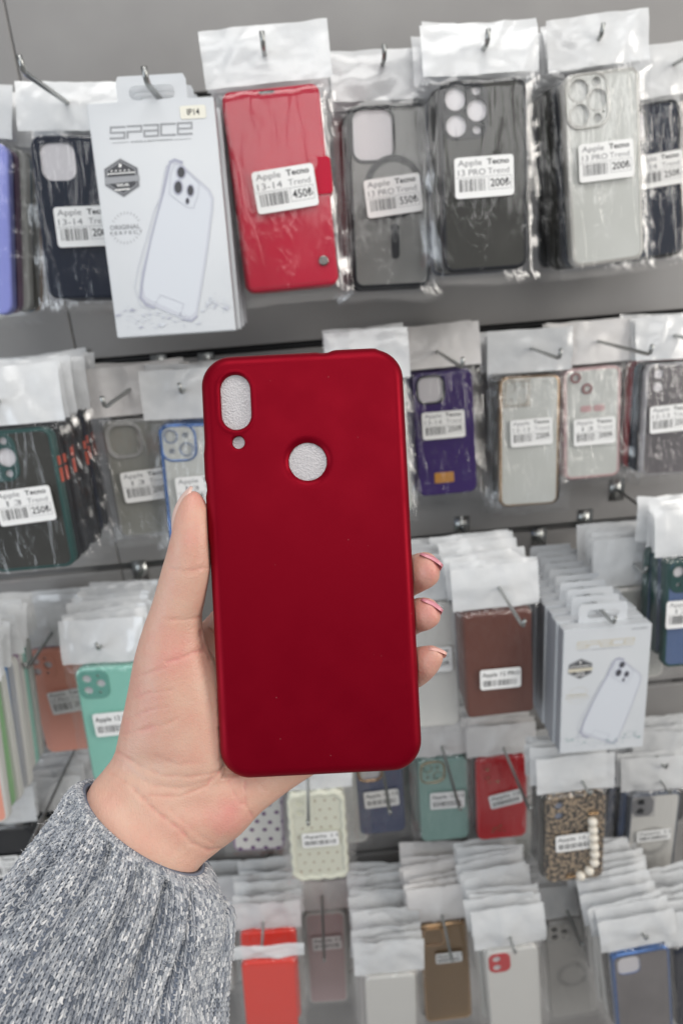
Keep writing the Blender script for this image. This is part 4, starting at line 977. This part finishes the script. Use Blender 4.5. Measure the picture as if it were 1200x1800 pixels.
nail(cv(760, 981, .2692), (.50, .78, -.36), (1, -.60, .25), .0050, .0050, .0060, nail_m)
nail(cv(761, 1060, .2697), (.50, .78, -.36), (1, -.60, .25), .0046, .0048, .0055, nail_m)
nail(cv(769, 1141, .2690), (.30, .85, -.45), (1, -.3, .2), .0036, .0038, .0045, mat('nail_bare', (.72, .40, .34), .4))

# ------------------------------------------------------------ the knitted sleeve
SL = [  # left px, right px, depth L/R, thickness : from the cuff towards the elbow
    (146, 1374, .274, 364, 1536, .269, .0375),
    (134, 1388, .273, 382, 1568, .267, .043),
    (106, 1430, .268, 386, 1625, .262, .050),
    (66, 1480, .262, 374, 1690, .256, .054),
    (10, 1550, .252, 362, 1770, .248, .060),
    (-70, 1650, .238, 372, 1880, .236, .066),
    (-170, 1780, .222, 372, 2010, .222, .074)]
rows = cat(SL, 10)
NTH = 150
def sleeve_pt(s, th, off=0):
    """s in station rows (float), th angle"""
    s = max(s, 0); i = min(int(s), len(rows) - 2); f = s - i; r = rows[i] * (1 - f) + rows[i + 1] * f
    a = cv(r[0], r[1], r[2]); b_ = cv(r[3], r[4], r[5]); c = (a + b_) / 2; h = (b_ - a) / 2
    dz = np.array([0, 0, 1.0]); dz = dz - h * (dz @ h) / (h @ h); dz /= np.linalg.norm(dz)
    fold = .0013 * math.sin(th * 9 + .06 * s) * min(1, s / 12) + .0016 * noise.noise(Vector((math.cos(th) * 2.2, math.sin(th) * 2.2, s * .03))) * min(1, s / 6)
    g = th % (2 * math.pi)
    for gc, gw, gd in ((.98, .075, .0080), (1.36, .065, .0062), (.60, .08, .0080), (1.80, .07, .0050), (2.3, .08, .0035)):
        gcs = gc + .004 * s; fold -= gd * math.exp(-((g - gcs) / gw) ** 2) * min(1, max(0, (s - 4) / 9))
    roll = -.0016 * math.exp(-s / 1.1)
    k = fold + roll + off; cs, sn = math.cos(th), math.sin(th)
    R1 = np.linalg.norm(h); nrm = h / R1 * cs + dz * sn
    return c + h * cs + dz * sn * r[6] / 2 + nrm * k
m = MB(); S = np.linspace(0, len(rows) - 1, 90); loops = [[tuple(to_local(sleeve_pt(s, 2 * math.pi * k / NTH, -.0006))) for k in range(NTH)] for s in S]
inner = [[tuple(to_local(sleeve_pt(s, 2 * math.pi * k / NTH, -.0020))) for k in range(NTH)] for s in S[:14][::-1]]
m.loft(inner + loops)
yarn_dark = mat('yarn_base', (.17, .20, .26), .9)
# marled yarn colour comes per stitch from an attribute
yarn = mat('yarn_marl', (.4, .43, .48), .85, sheen=.3)
nt = yarn.node_tree; a_ = nt.nodes.new('ShaderNodeAttribute'); a_.attribute_name = 'yarn'; nt.links.new(a_.outputs['Color'], nt.nodes['Principled BSDF'].inputs['Base Color'])
sleeve_v = []; sleeve_f = []; sleeve_c = []
rnd = random.Random(11)
LEN = [np.linalg.norm((sleeve_pt(s, math.pi / 2) - sleeve_pt(s + .5, math.pi / 2))) * 2 for s in np.arange(0, len(rows) - 1.5, .5)]
def add_strand(pts, r, col):
    o = len(sleeve_v); k = 5
    for i, p in enumerate(pts):
        d = pts[min(i + 1, len(pts) - 1)] - pts[max(i - 1, 0)]; d = d / (np.linalg.norm(d) + 1e-12)
        u = np.cross(d, (.3, .2, 1)); u /= np.linalg.norm(u); w = np.cross(d, u); rr = r[i]
        for q in range(k): sleeve_v.append(p + u * rr * math.cos(2 * math.pi * q / k) + w * rr * math.sin(2 * math.pi * q / k)); sleeve_c.append(col)
    for i in range(len(pts) - 1):
        for q in range(k): sleeve_f.append((o + i * k + q, o + i * k + (q + 1) % k, o + (i + 1) * k + (q + 1) % k, o + (i + 1) * k + q))
PAL = [(.13, .15, .185), (.215, .235, .275), (.34, .36, .395), (.50, .515, .54), (.72, .72, .725)]
def yarn_col(a, b_):
    t = noise.noise(Vector((a * .9, b_ * .5, 0))) * 1.2 + rnd.gauss(0, 1.0); i = 2 + t; i = max(0, min(3.99, i)); j = int(i); f = i - j
    return tuple(PAL[j][q] * (1 - f) + PAL[j + 1][q] * f for q in range(3))
COLS = 146
s = -.02; row = 0
while s < len(rows) - 1.6:
    i0 = int(s); ds =  .00136 / np.linalg.norm(sleeve_pt(s, math.pi / 2) - sleeve_pt(s + .5, math.pi / 2)) * .5
    for c in range(COLS):
        th = 2 * math.pi * (c + .5) / COLS
        if not (-.35 < math.sin(th)): continue           # the far side of the arm carries the plain base only
        dth = 2 * math.pi / COLS * .36
        j = rnd.uniform(-.15, .15)
        for sd in (-1, 1):
            col = yarn_col(c * 2 + sd, row)
            A = sleeve_pt(min(s + ds * (.95 + j), len(rows) - 1.001), th + dth * .15 * sd, .0001 + rnd.uniform(-.0002, .0002))
            Mid = sleeve_pt(s + ds * .4, th + dth * .85 * sd, .0006 + rnd.uniform(-.0002, .0003))
            Bp = sleeve_pt(max(0, s - ds * (.45 + j)), th + dth * 1.15 * sd, .0001)
            add_strand([A, A * .45 + Mid * .55, Mid, Mid * .45 + Bp * .55, Bp], [.0002, .0004, .00047, .0004, .0002], col)
    s += ds; row += 1
# lower fold of the cuff, a roll at the right
base_o = m.build('sleeve', yarn_dark, hand)
FB = [(380, 1588, .272, .0030), (394, 1608, .270, .0044), (390, 1650, .266, .0054), (381, 1700, .262, .0060), (374, 1770, .256, .0066), (370, 1860, .246, .0075)]
fr = cat(FB, 8); m = MB(); lp = []
FP_ = [cv(r[0], r[1], r[2]) for r in fr]
def roll_pt(s, th, off=0):
    i = min(int(s), len(fr) - 2); f = s - i; c = FP_[i] * (1 - f) + FP_[i + 1] * f; r = (fr[i] * (1 - f) + fr[i + 1] * f)[3] + off
    d = FP_[i + 1] - FP_[i]; d /= np.linalg.norm(d); u = np.cross(d, (0, 0, 1)); u /= np.linalg.norm(u); w = np.cross(d, u)
    return c + u * r * math.cos(th) * .8 + w * r * math.sin(th) * 1.3
lp = [[tuple(to_local(roll_pt(s_, 2 * math.pi * k / 30, -.0004))) for k in range(30)] for s_ in np.linspace(0, len(fr) - 1, 40)]
m.loft(lp, caps=True)
cuff = m.build('cuff_fold', yarn_dark, base_o)
s = .1
while s < len(fr) - 1.6:
    i = int(s); ds = .0017 / np.linalg.norm(FP_[i + 1] - FP_[i])
    for c in range(26):
        th = 2 * math.pi * c / 26; dth = .085
        for sd in (-1, 1):
            A = roll_pt(s + ds, th, .0002); Mid = roll_pt(s + ds * .4, th + dth * sd, .0006 + rnd.uniform(-.0002, .0003)); Bp = roll_pt(max(0, s - ds * .4), th + dth * 1.2 * sd, .0001)
            add_strand([A, A * .45 + Mid * .55, Mid, Mid * .45 + Bp * .55, Bp], [.0002, .0004, .00047, .0004, .0002], yarn_col(c * 2 + sd + 300, s * 9))
    s += ds
# loose fuzz of the yarn
for k in range(2600):
    s_ = rnd.uniform(0, 38); th = rnd.uniform(.0, 3.3); A = sleeve_pt(s_, th, .0004); q = [A]
    for j in range(3): q.append(q[-1] + np.array([rnd.gauss(0, .0005), rnd.gauss(0, .0005), rnd.gauss(.00025, .0003)]))
    add_strand(q, [.00006] * 4, PAL[4])
sv = np.array(sleeve_v) @ WR.T + np.array(C0) - worg
me = bpy.data.meshes.new('knit'); me.from_pydata([tuple(v) for v in sv], [], sleeve_f); me.materials.append(yarn)
me.polygons.foreach_set('use_smooth', [True] * len(sleeve_f))
ca = me.color_attributes.new('yarn', 'FLOAT_COLOR', 'POINT'); cc_ = np.ones((len(sleeve_c), 4)); cc_[:, :3] = sleeve_c; ca.data.foreach_set('color', cc_.ravel())
kn = bpy.data.objects.new('knit_stitches', me); COL.objects.link(kn); kn.parent = base_o
print('KNIT', len(sleeve_f), 'HAND', n, 'OBJ', len(bpy.data.objects))
